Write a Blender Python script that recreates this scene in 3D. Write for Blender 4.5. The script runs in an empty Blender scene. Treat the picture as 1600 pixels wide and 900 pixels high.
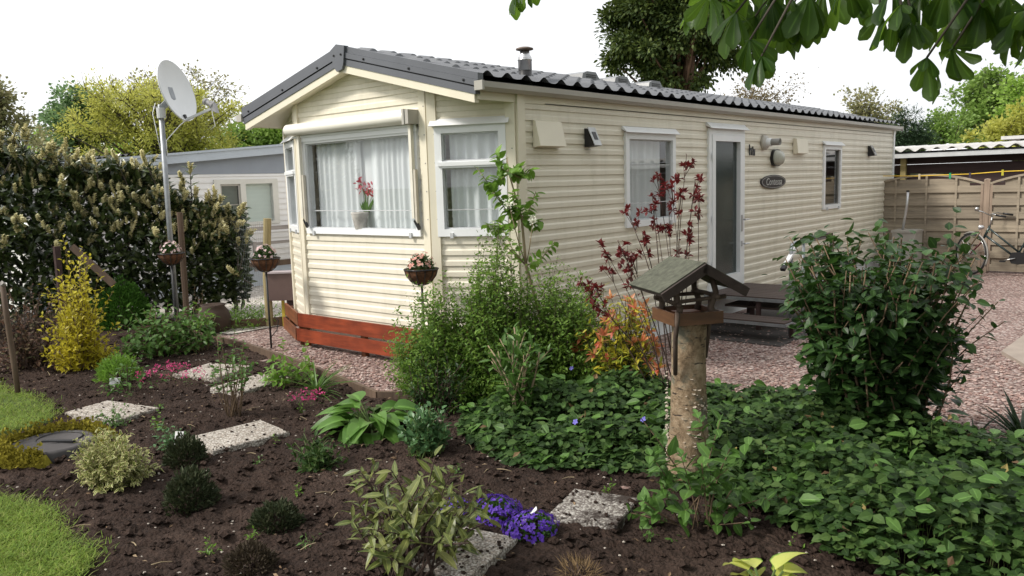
import bpy, math, random
import numpy as np
from math import radians, sin, cos, pi, atan2, sqrt

S = bpy.context.scene
# ------------------------------------------------------------------ camera, world, sun, exposure
F_PX, YAW, PITCH, ROLL, EYE = 1272.24, -0.71257694, 0.12784081, -0.03087485, 1.65   # solved from the picture's vanishing points
def cam_axes():
    cy, sy, cp, sp = cos(YAW), sin(YAW), cos(PITCH), sin(PITCH)
    f = np.array([sy*cp, cy*cp, -sp]); r = np.array([cy, -sy, 0.0]); u = np.cross(r, f)
    c, s = cos(ROLL), sin(ROLL)
    return f, c*r+s*u, -s*r+c*u
CF, CR, CU = cam_axes()
from mathutils import Matrix, Vector
cd = bpy.data.cameras.new('camera'); cam = bpy.data.objects.new('camera', cd); S.collection.objects.link(cam)
cd.sensor_width = 36.0; cd.lens = 36.0*F_PX/1600.0; cd.clip_start = 0.05; cd.clip_end = 2000
cam.matrix_world = Matrix(((CR[0], CU[0], -CF[0], 0), (CR[1], CU[1], -CF[1], 0), (CR[2], CU[2], -CF[2], EYE), (0, 0, 0, 1)))
S.camera = cam

SUN_EL, SUN_AZ = radians(44), atan2(-0.58, -0.81)     # azimuth measured from +Y towards +X; low left, behind the viewer
W = bpy.data.worlds.new('World'); S.world = W; W.use_nodes = True
wn = W.node_tree.nodes; wl = W.node_tree.links
sky = wn.new('ShaderNodeTexSky'); sky.sky_type = 'NISHITA'; sky.sun_disc = False
sky.sun_elevation = SUN_EL; sky.sun_rotation = SUN_AZ; sky.air_density = 1.0; sky.dust_density = 4.0; sky.ozone_density = 1.0
hs = wn.new('ShaderNodeHueSaturation'); hs.inputs['Saturation'].default_value = 0.35
wl.new(sky.outputs[0], hs.inputs['Color'])
tcw = wn.new('ShaderNodeTexCoord'); nzw = wn.new('ShaderNodeTexNoise'); nzw.inputs['Scale'].default_value = 2.2; nzw.inputs['Detail'].default_value = 5
wl.new(tcw.outputs['Generated'], nzw.inputs['Vector'])
rpw = wn.new('ShaderNodeValToRGB'); rpw.color_ramp.elements[0].position = .3; rpw.color_ramp.elements[0].color = (10.5, 10.8, 11.2, 1)
rpw.color_ramp.elements[1].position = .75; rpw.color_ramp.elements[1].color = (15, 15, 15, 1)
wl.new(nzw.outputs['Fac'], rpw.inputs['Fac'])
mxw = wn.new('ShaderNodeMixRGB'); mxw.inputs['Fac'].default_value = 0.82           # thin bright cloud over the sky
wl.new(hs.outputs[0], mxw.inputs['Color1']); wl.new(rpw.outputs[0], mxw.inputs['Color2'])
bg = wn['Background']; bg.inputs['Strength'].default_value = 0.10
wl.new(mxw.outputs[0], bg.inputs['Color'])
sl = bpy.data.lights.new('sun', 'SUN'); so = bpy.data.objects.new('sun', sl); S.collection.objects.link(so)
sl.energy = 3.6; sl.angle = radians(11); sl.color = (1.0, 0.95, 0.87)
sd = Vector((sin(SUN_AZ)*cos(SUN_EL), cos(SUN_AZ)*cos(SUN_EL), sin(SUN_EL)))
so.rotation_euler = sd.to_track_quat('Z', 'Y').to_euler()
S.view_settings.view_transform = 'Standard'; S.view_settings.look = 'None'
S.view_settings.exposure = 0.12; S.view_settings.gamma = 1.0; S.view_settings.use_curve_mapping = False
S.render.engine = 'CYCLES'
S.cycles.max_bounces = 8; S.cycles.diffuse_bounces = 3; S.cycles.glossy_bounces = 3; S.cycles.transmission_bounces = 4; S.cycles.transparent_max_bounces = 12
S.cycles.caustics_reflective = False; S.cycles.caustics_refractive = False

# ------------------------------------------------------------------ placing: a photo pixel (1600x900) to a point in the world
def ray(px, py):
    d = CF*F_PX + CR*(px-800) - CU*(py-450); return d/np.linalg.norm(d)
CAM = np.array([0, 0, EYE])
def G(px, py, z=0.03):
    d = ray(px, py); return CAM + d*((z-EYE)/d[2])
def onX(px, py, X): d = ray(px, py); return CAM + d*X/d[0]
def onY(px, py, Y): d = ray(px, py); return CAM + d*Y/d[1]
def atD(px, py, D):
    d = ray(px, py); return CAM + d*D/np.hypot(d[0], d[1])
def atG(px, py, g): return atD(px, py, np.hypot(g[0], g[1]))
def V3(*a): return np.array(a, float)
def unit(v): v = np.asarray(v, float); return v/np.maximum(np.linalg.norm(v, axis=-1, keepdims=True), 1e-9)
def sstep(a, b, x): t = np.clip((x-a)/(b-a), 0, 1); return t*t*(3-2*t)
def zgravel(x, y): return -0.12*sstep(-6.0, -4.4, x)*sstep(4.6, 7.2, y)

# value noise
def _h(i, j, s): n = np.sin(i*127.1+j*311.7+s*74.7)*43758.5453; return n-np.floor(n)
def vnoise(x, y, s=0):
    xi, yi = np.floor(x), np.floor(y); fx, fy = x-xi, y-yi; fx = fx*fx*(3-2*fx); fy = fy*fy*(3-2*fy)
    return (_h(xi, yi, s)*(1-fx)+_h(xi+1, yi, s)*fx)*(1-fy)+(_h(xi, yi+1, s)*(1-fx)+_h(xi+1, yi+1, s)*fx)*fy
def fbm(x, y, s=0, o=4):
    r = 0; a = .5
    for k in range(o): r = r+a*vnoise(x*2**k+k*7.3, y*2**k-k*3.1, s+k); a *= .5
    return r

# ------------------------------------------------------------------ mesh builder
def tmpl(rows=4, prof=None, width=.5, fold=.12, curl=.15, five=False):
    """leaf of unit length along +y: rows of (left, mid, right); z is the blade's normal. edge=1 at the margin"""
    prof = prof or (lambda t: sin(pi*min(1, t**.8))**.9)
    xs = (-1, -.55, 0, .55, 1) if five else (-1, 0, 1)
    V, E, Fq = [], [], []
    for i in range(rows+1):
        t = i/rows; w = max(.03, prof(t))*width/2
        for x in xs:
            V.append((x*w, t, fold*abs(x)*w*2-curl*t*t)); E.append(1.0 if abs(x) == 1 or i == rows else (.35 if abs(x) > .1 else 0))
    k = len(xs)
    for i in range(rows):
        for j in range(k-1): Fq.append((i*k+j, i*k+j+1, (i+1)*k+j+1, (i+1)*k+j))
    return np.array(V), np.array(Fq), np.array(E)
OVATE = tmpl(4, lambda t: sin(pi*t**.75)**.8, .55)
OVATE2 = tmpl(2, lambda t: (0.05, 1, .05)[int(round(t*2))], .55, .2, .12)
LANCE = tmpl(3, lambda t: sin(pi*t**.85)**.9, .30)
ROUND = tmpl(4, lambda t: sqrt(max(0, 1-(2*t-1)**2)), .8, .10, .1)
NEEDLE = (np.array([(-.5, 0, 0), (.5, 0, 0), (0, 1, 0)]), np.array([(0, 1, 2)]), np.zeros(3))
TINY = (np.array([(0, 0, 0), (-.5, .5, .08), (0, 1, -.05), (.5, .5, .08)]), np.array([(0, 3, 2, 1)]), np.zeros(4))
OBOV = tmpl(9, lambda t: (.10+.9*t**1.25)*(1 if t < .72 else sqrt(max(0, 1-((t-.72)/.285)**2))), .54, .20, .30)
HOSTA = tmpl(6, lambda t: sin(pi*t**.62)**.75, .62, .18, .45, True)
PETAL = tmpl(2, lambda t: (.3, 1, .5)[int(round(t*2))], .6, .1, .2)

class MB:
    def __init__(s): s.V = []; s.F = {}; s.E = []; s.n = 0
    def add(s, V, F, E=None):
        V = np.asarray(V, float).reshape(-1, 3); F = np.asarray(F, np.int64)
        if not len(F): return s
        s.F.setdefault(F.shape[1], []).append(F+s.n); s.V.append(V); s.n += len(V)
        s.E.append(np.zeros(len(V)) if E is None else np.asarray(E, float)); return s
    def box(s, lo, hi):
        (a, b, c), (d, e, f) = lo, hi
        V = [(a, b, c), (d, b, c), (d, e, c), (a, e, c), (a, b, f), (d, b, f), (d, e, f), (a, e, f)]
        return s.add(V, [(0, 3, 2, 1), (4, 5, 6, 7), (0, 1, 5, 4), (1, 2, 6, 5), (2, 3, 7, 6), (3, 0, 4, 7)])
    def obox(s, O, ex, ey, ez, lo, hi):
        m = MB().box(lo, hi); V = m.V[0]
        s.add(np.asarray(O)+V[:, :1]*np.asarray(ex)+V[:, 1:2]*np.asarray(ey)+V[:, 2:]*np.asarray(ez), m.F[4][0]); return s
    def bar(s, p, q, w, h, up=(0, 0, 1)):
        p, q = np.asarray(p, float), np.asarray(q, float); d = q-p; L = np.linalg.norm(d); d = d/L
        x = unit(np.cross(d, up)); z = np.cross(x, d)
        return s.obox(p, x, d, z, (-w/2, 0, -h/2), (w/2, L, h/2))
    def tubes(s, P, R, k=5, cap=True):
        P = np.asarray(P, float); R = np.asarray(R, float); T, K = P.shape[:2]
        t = unit(np.gradient(P, axis=1)); ref = unit(V3(.83, .31, .46))
        a = unit(np.cross(t, ref)); b = np.cross(t, a)
        ang = np.arange(k)*2*pi/k
        ring = a[:, :, None]*np.cos(ang)[:, None]+b[:, :, None]*np.sin(ang)[:, None]
        Vv = (P[:, :, None]+ring*R[:, :, None, None]).reshape(-1, 3)
        i = np.arange(T)[:, None, None]*K*k+np.arange(K-1)[None, :, None]*k; j = np.arange(k)[None, None]; j2 = (j+1) % k
        Fq = np.stack([i+j, i+j2, i+k+j2, i+k+j], -1).reshape(-1, 4)
        n0 = s.n; s.add(Vv, Fq)
        if cap:
            c0 = np.arange(T)[:, None]*K*k
            caps = np.concatenate([c0+np.arange(k)[::-1], c0+(K-1)*k+np.arange(k)])
            s.F.setdefault(k, []).append(caps+n0)
        return s
    def tube(s, pts, r, k=8):
        pts = np.asarray(pts, float); R = np.full(len(pts), r) if np.isscalar(r) else np.asarray(r, float)
        return s.tubes(pts[None], R[None], k)
    def lathe(s, prof, c, axis=(0, 0, 1), seg=24, cap=False):
        ax = unit(V3(*axis)); a = unit(np.cross(ax, (0.3, 1, .2) if abs(ax[1]) < .9 else (1, .2, .1))); b = np.cross(ax, a)
        an = np.arange(seg)*2*pi/seg; Vv = []
        for r, h in prof: Vv.append(np.asarray(c)+ax*h+(a*np.cos(an)[:, None]+b*np.sin(an)[:, None])*max(r, 1e-4))
        n = len(prof); i = np.arange(n-1)[:, None]*seg; j = np.arange(seg)[None]; j2 = (j+1) % seg
        Fq = np.stack([i+j, i+j2, i+seg+j2, i+seg+j], -1).reshape(-1, 4); n0 = s.n
        s.add(np.concatenate(Vv), Fq)
        if cap: s.F.setdefault(seg, []).append(np.array([np.arange(seg)[::-1], (n-1)*seg+np.arange(seg)])+n0)
        return s
    def prism(s, poly, ex, ey, ez, O, d0, d1):
        """polygon in (ex,ey) at O, extruded along ez from d0 to d1"""
        P = np.asarray(poly, float); n = len(P); b = np.asarray(O)+P[:, :1]*np.asarray(ex)+P[:, 1:]*np.asarray(ey)
        Vv = np.concatenate([b+np.asarray(ez)*d0, b+np.asarray(ez)*d1]); n0 = s.n
        i = np.arange(n); s.add(Vv, np.stack([i, (i+1) % n, (i+1) % n+n, i+n], -1))
        s.F.setdefault(n, []).append(np.array([i[::-1], i+n])+n0); return s
    def leaves(s, P, D, N, L, T, wscale=1.0):
        """leaf template T at points P, along D, facing N, length L"""
        P = np.asarray(P, float).reshape(-1, 3); n = len(P)
        if n == 0: return s
        D = unit(np.asarray(D, float).reshape(-1, 3)); N = np.asarray(N, float).reshape(-1, 3)
        X = unit(np.cross(D, N)); N = np.cross(X, D); L = np.broadcast_to(np.asarray(L, float), (n,))
        tv, tf, te = T; wsc = np.broadcast_to(np.asarray(wscale, float), (n,))
        Vv = P[:, None]+L[:, None, None]*((tv[None, :, :1]*wsc[:, None, None])*X[:, None]+tv[None, :, 1:2]*D[:, None]+tv[None, :, 2:]*N[:, None])
        Fq = (np.arange(n)[:, None, None]*len(tv)+tf[None]).reshape(-1, tf.shape[1])
        return s.add(Vv.reshape(-1, 3), Fq, np.tile(te, n))
    def blobs(s, C, R, rng, squash=.7):
        """small lumps (octahedra with jitter)"""
        C = np.asarray(C, float); n = len(C)
        o = np.array([(1, 0, 0), (0, 1, 0), (-1, 0, 0), (0, -1, 0), (0, 0, 1), (0, 0, -1), (.7, .7, .5), (-.7, .7, .5), (-.7, -.7, .5), (.7, -.7, .5)])
        f = np.array([(0, 6, 4), (6, 1, 4), (1, 7, 4), (7, 2, 4), (2, 8, 4), (8, 3, 4), (3, 9, 4), (9, 0, 4), (0, 1, 6), (1, 2, 7), (2, 3, 8), (3, 0, 9), (1, 0, 5), (2, 1, 5), (3, 2, 5), (0, 3, 5)])
        an = rng.uniform(0, 2*pi, n); ca, sa = np.cos(an), np.sin(an)
        vv = o[None]*rng.uniform(.7, 1.25, (n, 10, 1))*np.asarray(R)[:, None, None]; vv[:, :, 2] *= squash
        x = vv[:, :, 0]*ca[:, None]-vv[:, :, 1]*sa[:, None]; y = vv[:, :, 0]*sa[:, None]+vv[:, :, 1]*ca[:, None]
        vv = np.stack([x, y, vv[:, :, 2]], -1)+C[:, None]
        return s.add(vv.reshape(-1, 3), (np.arange(n)[:, None, None]*10+f[None]).reshape(-1, 3))
    def build(s, name, mat, parent=None, smooth=False, loc=None):
        Vv = np.concatenate(s.V); E = np.concatenate(s.E)
        off = wloc(parent) if parent else (np.zeros(3) if loc is None else np.asarray(loc, float))
        Vv = Vv-off
        me = bpy.data.meshes.new(name); me.vertices.add(len(Vv)); me.vertices.foreach_set('co', Vv.ravel())
        idx, tot = [], []
        for n, fl in s.F.items():
            f = np.concatenate(fl); idx.append(f.ravel()); tot.append(np.full(len(f), n))
        idx = np.concatenate(idx); tot = np.concatenate(tot); st = np.concatenate([[0], np.cumsum(tot)[:-1]])
        me.loops.add(len(idx)); me.loops.foreach_set('vertex_index', idx.astype(np.int32))
        me.polygons.add(len(tot)); me.polygons.foreach_set('loop_start', st.astype(np.int32)); me.polygons.foreach_set('loop_total', tot.astype(np.int32))
        me.polygons.foreach_set('use_smooth', np.full(len(tot), bool(smooth)))
        if E.any():
            at = me.attributes.new('edge', 'FLOAT', 'POINT'); at.data.foreach_set('value', E)
        me.update(calc_edges=True); me.validate()
        me.materials.append(mat)
        o = bpy.data.objects.new(name, me); S.collection.objects.link(o)
        if parent: o.parent = parent
        else: o.location = off
        return o
def wloc(o):
    p = np.zeros(3)
    while o: p = p+np.array(o.location); o = o.parent
    return p
def tag(o, label=None, cat=None, group=None, kind=None):
    if label: o['label'] = label
    if cat: o['category'] = cat
    if group: o['group'] = group
    if kind: o['kind'] = kind
    return o
def thing(name, label, cat, loc=(0, 0, 0), group=None):
    o = bpy.data.objects.new(name, None); S.collection.objects.link(o); o.location = [float(v) for v in loc]; o.empty_display_size = .1
    return tag(o, label, cat, group)
def copy_tree(o, parent=None):
    c = o.copy(); S.collection.objects.link(c)
    if parent: c.parent = parent
    for ch in list(o.children): copy_tree(ch, c)
    return c

# ------------------------------------------------------------------ materials
class NT:
    def __init__(s, name):
        s.m = bpy.data.materials.new(name); s.m.use_nodes = True; s.t = s.m.node_tree; s.t.nodes.clear()
        s.out = s.t.nodes.new('ShaderNodeOutputMaterial')
    def n(s, typ, _p=None, **ins):
        nd = s.t.nodes.new('ShaderNode'+typ)
        for k, v in (_p or {}).items(): setattr(nd, k, v)
        for k, v in ins.items():
            k = int(k[1:]) if k[0] == 'i' and k[1:].isdigit() else k.replace('_', ' ')
            sk = nd.inputs[k]
            if isinstance(v, bpy.types.NodeSocket): s.t.links.new(v, sk)
            elif isinstance(v, bpy.types.Node): s.t.links.new(v.outputs[0], sk)
            else: sk.default_value = v
        return nd
    def ramp(s, fac, stops, interp='LINEAR'):
        nd = s.n('ValToRGB', i0=fac); cr = nd.color_ramp; cr.interpolation = interp
        while len(cr.elements) < len(stops): cr.elements.new(.5)
        for e, (p, c) in zip(cr.elements, stops): e.position = p; e.color = (*c, 1) if len(c) == 3 else c
        return nd
    def mix(s, fac, a, b, blend='MIX'):
        nd = s.n('MixRGB', {'blend_type': blend}, i0=fac)
        for i, v in ((1, a), (2, b)):
            if isinstance(v, (tuple, list)): nd.inputs[i].default_value = (*v[:3], 1)
            else: s.t.links.new(v.outputs[0] if isinstance(v, bpy.types.Node) else v, nd.inputs[i])
        return nd
    def coord(s, kind='Object', scale=(1, 1, 1)):
        tc = s.n('TexCoord'); mp = s.n('Mapping', Vector=tc.outputs[kind]); mp.inputs['Scale'].default_value = scale; return mp
    def noise(s, vec, scale, detail=4, rough=.55): return s.n('TexNoise', Vector=vec, Scale=scale, Detail=detail, Roughness=rough)
    def bump(s, h, strength=.3, dist=.01): return s.n('Bump', Height=h, Strength=strength, Distance=dist)
    def pbr(s, **k):
        b = s.n('BsdfPrincipled', **k); s.t.links.new(b.outputs[0], s.out.inputs[0]); s.b = b; return b
def C4(c): return (*c[:3], 1)
def sc(c, k): return tuple(min(1, v*k) for v in c)
def plain(name, col, rough=.6, var=.12, scale=6, bump=.1, bscale=60, metal=0, spec=.4, stain=None, bdist=.004):
    t = NT(name); co = t.coord(); nz = t.noise(co, scale, 5)
    c = t.ramp(nz.outputs['Fac'], [(.3, sc(col, 1-var)), (.7, sc(col, 1+var))])
    if stain:
        n2 = t.noise(co, stain[1], 6, .7); r2 = t.ramp(n2.outputs['Fac'], [(.5, (0, 0, 0)), (.68, (1, 1, 1))])
        c = t.mix(t.n('Math', {'operation': 'MULTIPLY'}, i0=r2.outputs[0], i1=stain[2]), c, stain[0])
    nb = t.noise(co, bscale, 3)
    t.pbr(Base_Color=c, Roughness=rough, Metallic=metal, Specular_IOR_Level=spec, Normal=t.bump(nb.outputs['Fac'], bump, bdist)); return t.m
def leafm(name, cols, rough=.45, trans=.3, edge=None, spec=.35, tcol=None, vein=0):
    """foliage: hue varies leaf by leaf; thin blades let some light through"""
    t = NT(name); ge = t.n('NewGeometry'); k = len(cols)
    c = t.ramp(ge.outputs['Random Per Island'], [(i/(max(1, k-1)), cols[i]) for i in range(k)])
    nz = t.noise(t.coord(), 2.2, 3); c = t.mix(.6, c, t.ramp(nz.outputs['Fac'], [(.3, (.72, .74, .7)), (.7, (1.25, 1.22, 1.2))]), 'MULTIPLY')
    if vein:
        at = t.n('Attribute', {'attribute_name': 'edge'}); c = t.mix(t.ramp(at.outputs['Fac'], [(.04, (vein,)*3), (.16, (0, 0, 0))]), c, sc(cols[-1], 1.9))
    if edge:
        at = t.n('Attribute', {'attribute_name': 'edge'}); n2 = t.noise(t.coord(), 25, 3)
        ad = t.n('Math', {'operation': 'ADD'}, i0=at.outputs['Fac'], i1=t.n('Math', {'operation': 'MULTIPLY_ADD'}, i0=n2.outputs['Fac'], i1=.5, i2=-.25))
        c = t.mix(t.ramp(ad, [(edge[1]-.08, (0, 0, 0)), (edge[1]+.08, (1, 1, 1))]), c, edge[0])
    n3 = t.noise(t.coord(), 90, 2)
    b = t.pbr(Base_Color=c, Roughness=rough, Specular_IOR_Level=spec, Normal=t.bump(n3.outputs['Fac'], .25, .003))
    if trans:
        tr = t.n('BsdfTranslucent', Color=t.mix(.5, c, tcol or sc(cols[-1], 1.6)))
        ms = t.n('MixShader', i0=trans, i1=b, i2=tr); t.t.links.new(ms.outputs[0], t.out.inputs[0])
    return t.m
def woodm(name, col, axis=0, rough=.7, var=.35, scale=5, knots=True):
    s = [14, 14, 14]; s[axis] = .9
    t = NT(name); co = t.coord(scale=tuple(s)); nz = t.noise(co, scale*.35, 6, .6)
    big = t.noise(t.coord(), 1.7, 3)
    c = t.ramp(nz.outputs['Fac'], [(.25, sc(col, 1-var)), (.55, col), (.8, sc(col, 1+var*.7))])
    c = t.mix(.55, c, t.ramp(big.outputs['Fac'], [(.3, (.7, .7, .7)), (.7, (1.2, 1.2, 1.2))]), 'MULTIPLY')
    ri = t.n('NewGeometry'); c = t.mix(.35, c, t.ramp(ri.outputs['Random Per Island'], [(0, (.75, .75, .78)), (1, (1.2, 1.18, 1.12))]), 'MULTIPLY')
    t.pbr(Base_Color=c, Roughness=rough, Specular_IOR_Level=.3, Normal=t.bump(nz.outputs['Fac'], .35, .004)); return t.m
def pebbles(name, cols, scale, bump=.9, dist=.012, rough=.8, dirt=None, big=True):
    t = NT(name); co = t.coord(); v = t.n('TexVoronoi', Vector=co, Scale=scale); v.inputs['Randomness'].default_value = 1
    k = len(cols); sepc = t.n('SeparateColor', Color=v.outputs['Color'])
    c = t.ramp(sepc.outputs[0], [(i/(k-1), cols[i]) for i in range(k)], 'CONSTANT')
    gap = t.ramp(v.outputs['Distance'], [(.45, (1, 1, 1)), (.85, (.45, .42, .4))]); c = t.mix(1, c, gap, 'MULTIPLY')
    n2 = t.noise(co, .8, 5); c = t.mix(.7, c, t.ramp(n2.outputs['Fac'], [(.35, (.8, .78, .76)), (.65, (1.12, 1.12, 1.12))]), 'MULTIPLY')
    if dirt:
        n3 = t.noise(co, dirt[1], 6, .65); c = t.mix(t.ramp(n3.outputs['Fac'], [(dirt[2], (0, 0, 0)), (dirt[2]+.1, (1, 1, 1))]), c, dirt[0])
    inv = t.n('Math', {'operation': 'SUBTRACT'}, i0=1.0, i1=v.outputs['Distance'])
    hh = t.n('Math', {'operation': 'ADD'}, i0=inv, i1=t.n('Math', {'operation': 'MULTIPLY'}, i0=sepc.outputs[1], i1=.6))
    t.pbr(Base_Color=c, Roughness=rough, Specular_IOR_Level=.25, Normal=t.bump(hh, bump, dist)); return t.m
def glassm(name, tint=(.85, .9, .9), refl=1.0, rough=.0):
    t = NT(name); lw = t.n('LayerWeight', Blend=.5); pw = t.n('Math', {'operation': 'POWER'}, i0=lw.outputs['Facing'], i1=4.0); f2 = t.n('Math', {'operation': 'MULTIPLY_ADD', 'use_clamp': True}, i0=pw, i1=.9*refl, i2=.075*refl)
    nz = t.noise(t.coord(), 1.3, 2); bp = t.bump(nz.outputs['Fac'], .03, .02)
    ms = t.n('MixShader', i0=f2, i1=t.n('BsdfTransparent', Color=C4(tint)), i2=t.n('BsdfGlossy', Color=(1, 1, 1, 1), Roughness=rough, Normal=bp))
    t.t.links.new(ms.outputs[0], t.out.inputs[0]); return t.m

def soil_m():
    t = NT('soil'); co = t.coord(); n1 = t.noise(co, 1.2, 5); n2 = t.noise(co, 38, 8, .7); v = t.n('TexVoronoi', Vector=co, Scale=55.0)
    c = t.ramp(n1.outputs['Fac'], [(.3, (.028, .019, .0155)), (.52, (.05, .034, .027)), (.74, (.085, .060, .048))])
    c = t.mix(.8, c, t.ramp(n2.outputs['Fac'], [(.3, (.5, .5, .5)), (.72, (1.6, 1.5, 1.45))]), 'MULTIPLY')
    h = t.n('Math', {'operation': 'SUBTRACT'}, i0=n2.outputs['Fac'], i1=t.n('Math', {'operation': 'MULTIPLY'}, i0=v.outputs['Distance'], i1=.6))
    t.pbr(Base_Color=c, Roughness=.95, Specular_IOR_Level=.15, Normal=t.bump(h, 1.0, .03)); return t.m
def cream_m():
    t = NT('cream_cladding'); co = t.coord(); n1 = t.noise(co, .9, 5); n2 = t.noise(t.coord(scale=(3, 3, .5)), 2.0, 6, .65)
    c = t.ramp(n1.outputs['Fac'], [(.3, (.70, .65, .535)), (.7, (.77, .72, .60))])
    c = t.mix(t.n('Math', {'operation': 'MULTIPLY'}, i0=t.ramp(n2.outputs['Fac'], [(.48, (0, 0, 0)), (.72, (1, 1, 1))]), i1=.30), c, (.44, .41, .30))
    nb = t.noise(co, 9, 2); t.pbr(Base_Color=c, Roughness=.42, Specular_IOR_Level=.4, Normal=t.bump(nb.outputs['Fac'], .05, .004)); return t.m
def stainwood(name, col):
    t = NT(name); n1 = t.noise(t.coord(scale=(1, 1, 10)), 3, 6, .6); n2 = t.noise(t.coord(), 4, 5)
    c = t.ramp(n1.outputs['Fac'], [(.3, sc(col, .6)), (.65, sc(col, 1.15))]); c = t.mix(.8, c, t.ramp(n2.outputs['Fac'], [(.3, (.55, .5, .5)), (.7, (1.25, 1.25, 1.15))]), 'MULTIPLY'); n3 = t.noise(t.coord(scale=(1, 1, 4)), 11, 6, .75); c = t.mix(t.ramp(n3.outputs['Fac'], [(.60, (0, 0, 0)), (.74, (.55, .55, .55))]), c, (.22, .13, .09))
    t.pbr(Base_Color=c, Roughness=.48, Specular_IOR_Level=.5, Normal=t.bump(n1.outputs['Fac'], .2, .003)); return t.m
def bark_m(name, a, b, scale=9, zs=.35, rough=.85):
    t = NT(name); co = t.coord(scale=(1, 1, zs)); n1 = t.noise(co, scale, 7, .65); n2 = t.noise(t.coord(), 3.0, 4)
    c = t.ramp(n1.outputs['Fac'], [(.32, a), (.66, b)]); c = t.mix(.6, c, t.ramp(n2.outputs['Fac'], [(.3, (.6, .6, .6)), (.7, (1.25, 1.25, 1.2))]), 'MULTIPLY')
    t.pbr(Base_Color=c, Roughness=rough, Specular_IOR_Level=.2, Normal=t.bump(n1.outputs['Fac'], .8, .012)); return t.m
def log_m():
    t = NT('birch_log'); co = t.coord(scale=(1, 1, .8)); n1 = t.noise(co, 11, 8, .75); n2 = t.noise(t.coord(), 6, 6, .7); n3 = t.noise(t.coord(scale=(1, 1, 5)), 14, 4)
    c = t.ramp(n1.outputs['Fac'], [(.34, (.06, .042, .028)), (.46, (.22, .155, .095)), (.58, (.33, .25, .165)), (.72, (.46, .38, .28))])
    c = t.mix(t.ramp(n2.outputs['Fac'], [(.52, (0, 0, 0)), (.60, (1, 1, 1))]), c, (.16, .15, .11))
    c = t.mix(t.ramp(n3.outputs['Fac'], [(.60, (0, 0, 0)), (.66, (1, 1, 1))]), c, (.05, .038, .03))
    t.pbr(Base_Color=c, Roughness=.8, Specular_IOR_Level=.2, Normal=t.bump(n1.outputs['Fac'], 1.0, .02)); return t.m
def cloth_m():
    t = NT('net_curtain'); b = t.n('BsdfDiffuse', Color=(.92, .94, .96, 1)); tr = t.n('BsdfTranslucent', Color=(.92, .94, .96, 1)); tp = t.n('BsdfTransparent')
    m1 = t.n('MixShader', i0=.2, i1=b, i2=tr); m2 = t.n('MixShader', i0=.12, i1=m1, i2=tp); t.t.links.new(m2.outputs[0], t.out.inputs[0]); return t.m
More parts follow.
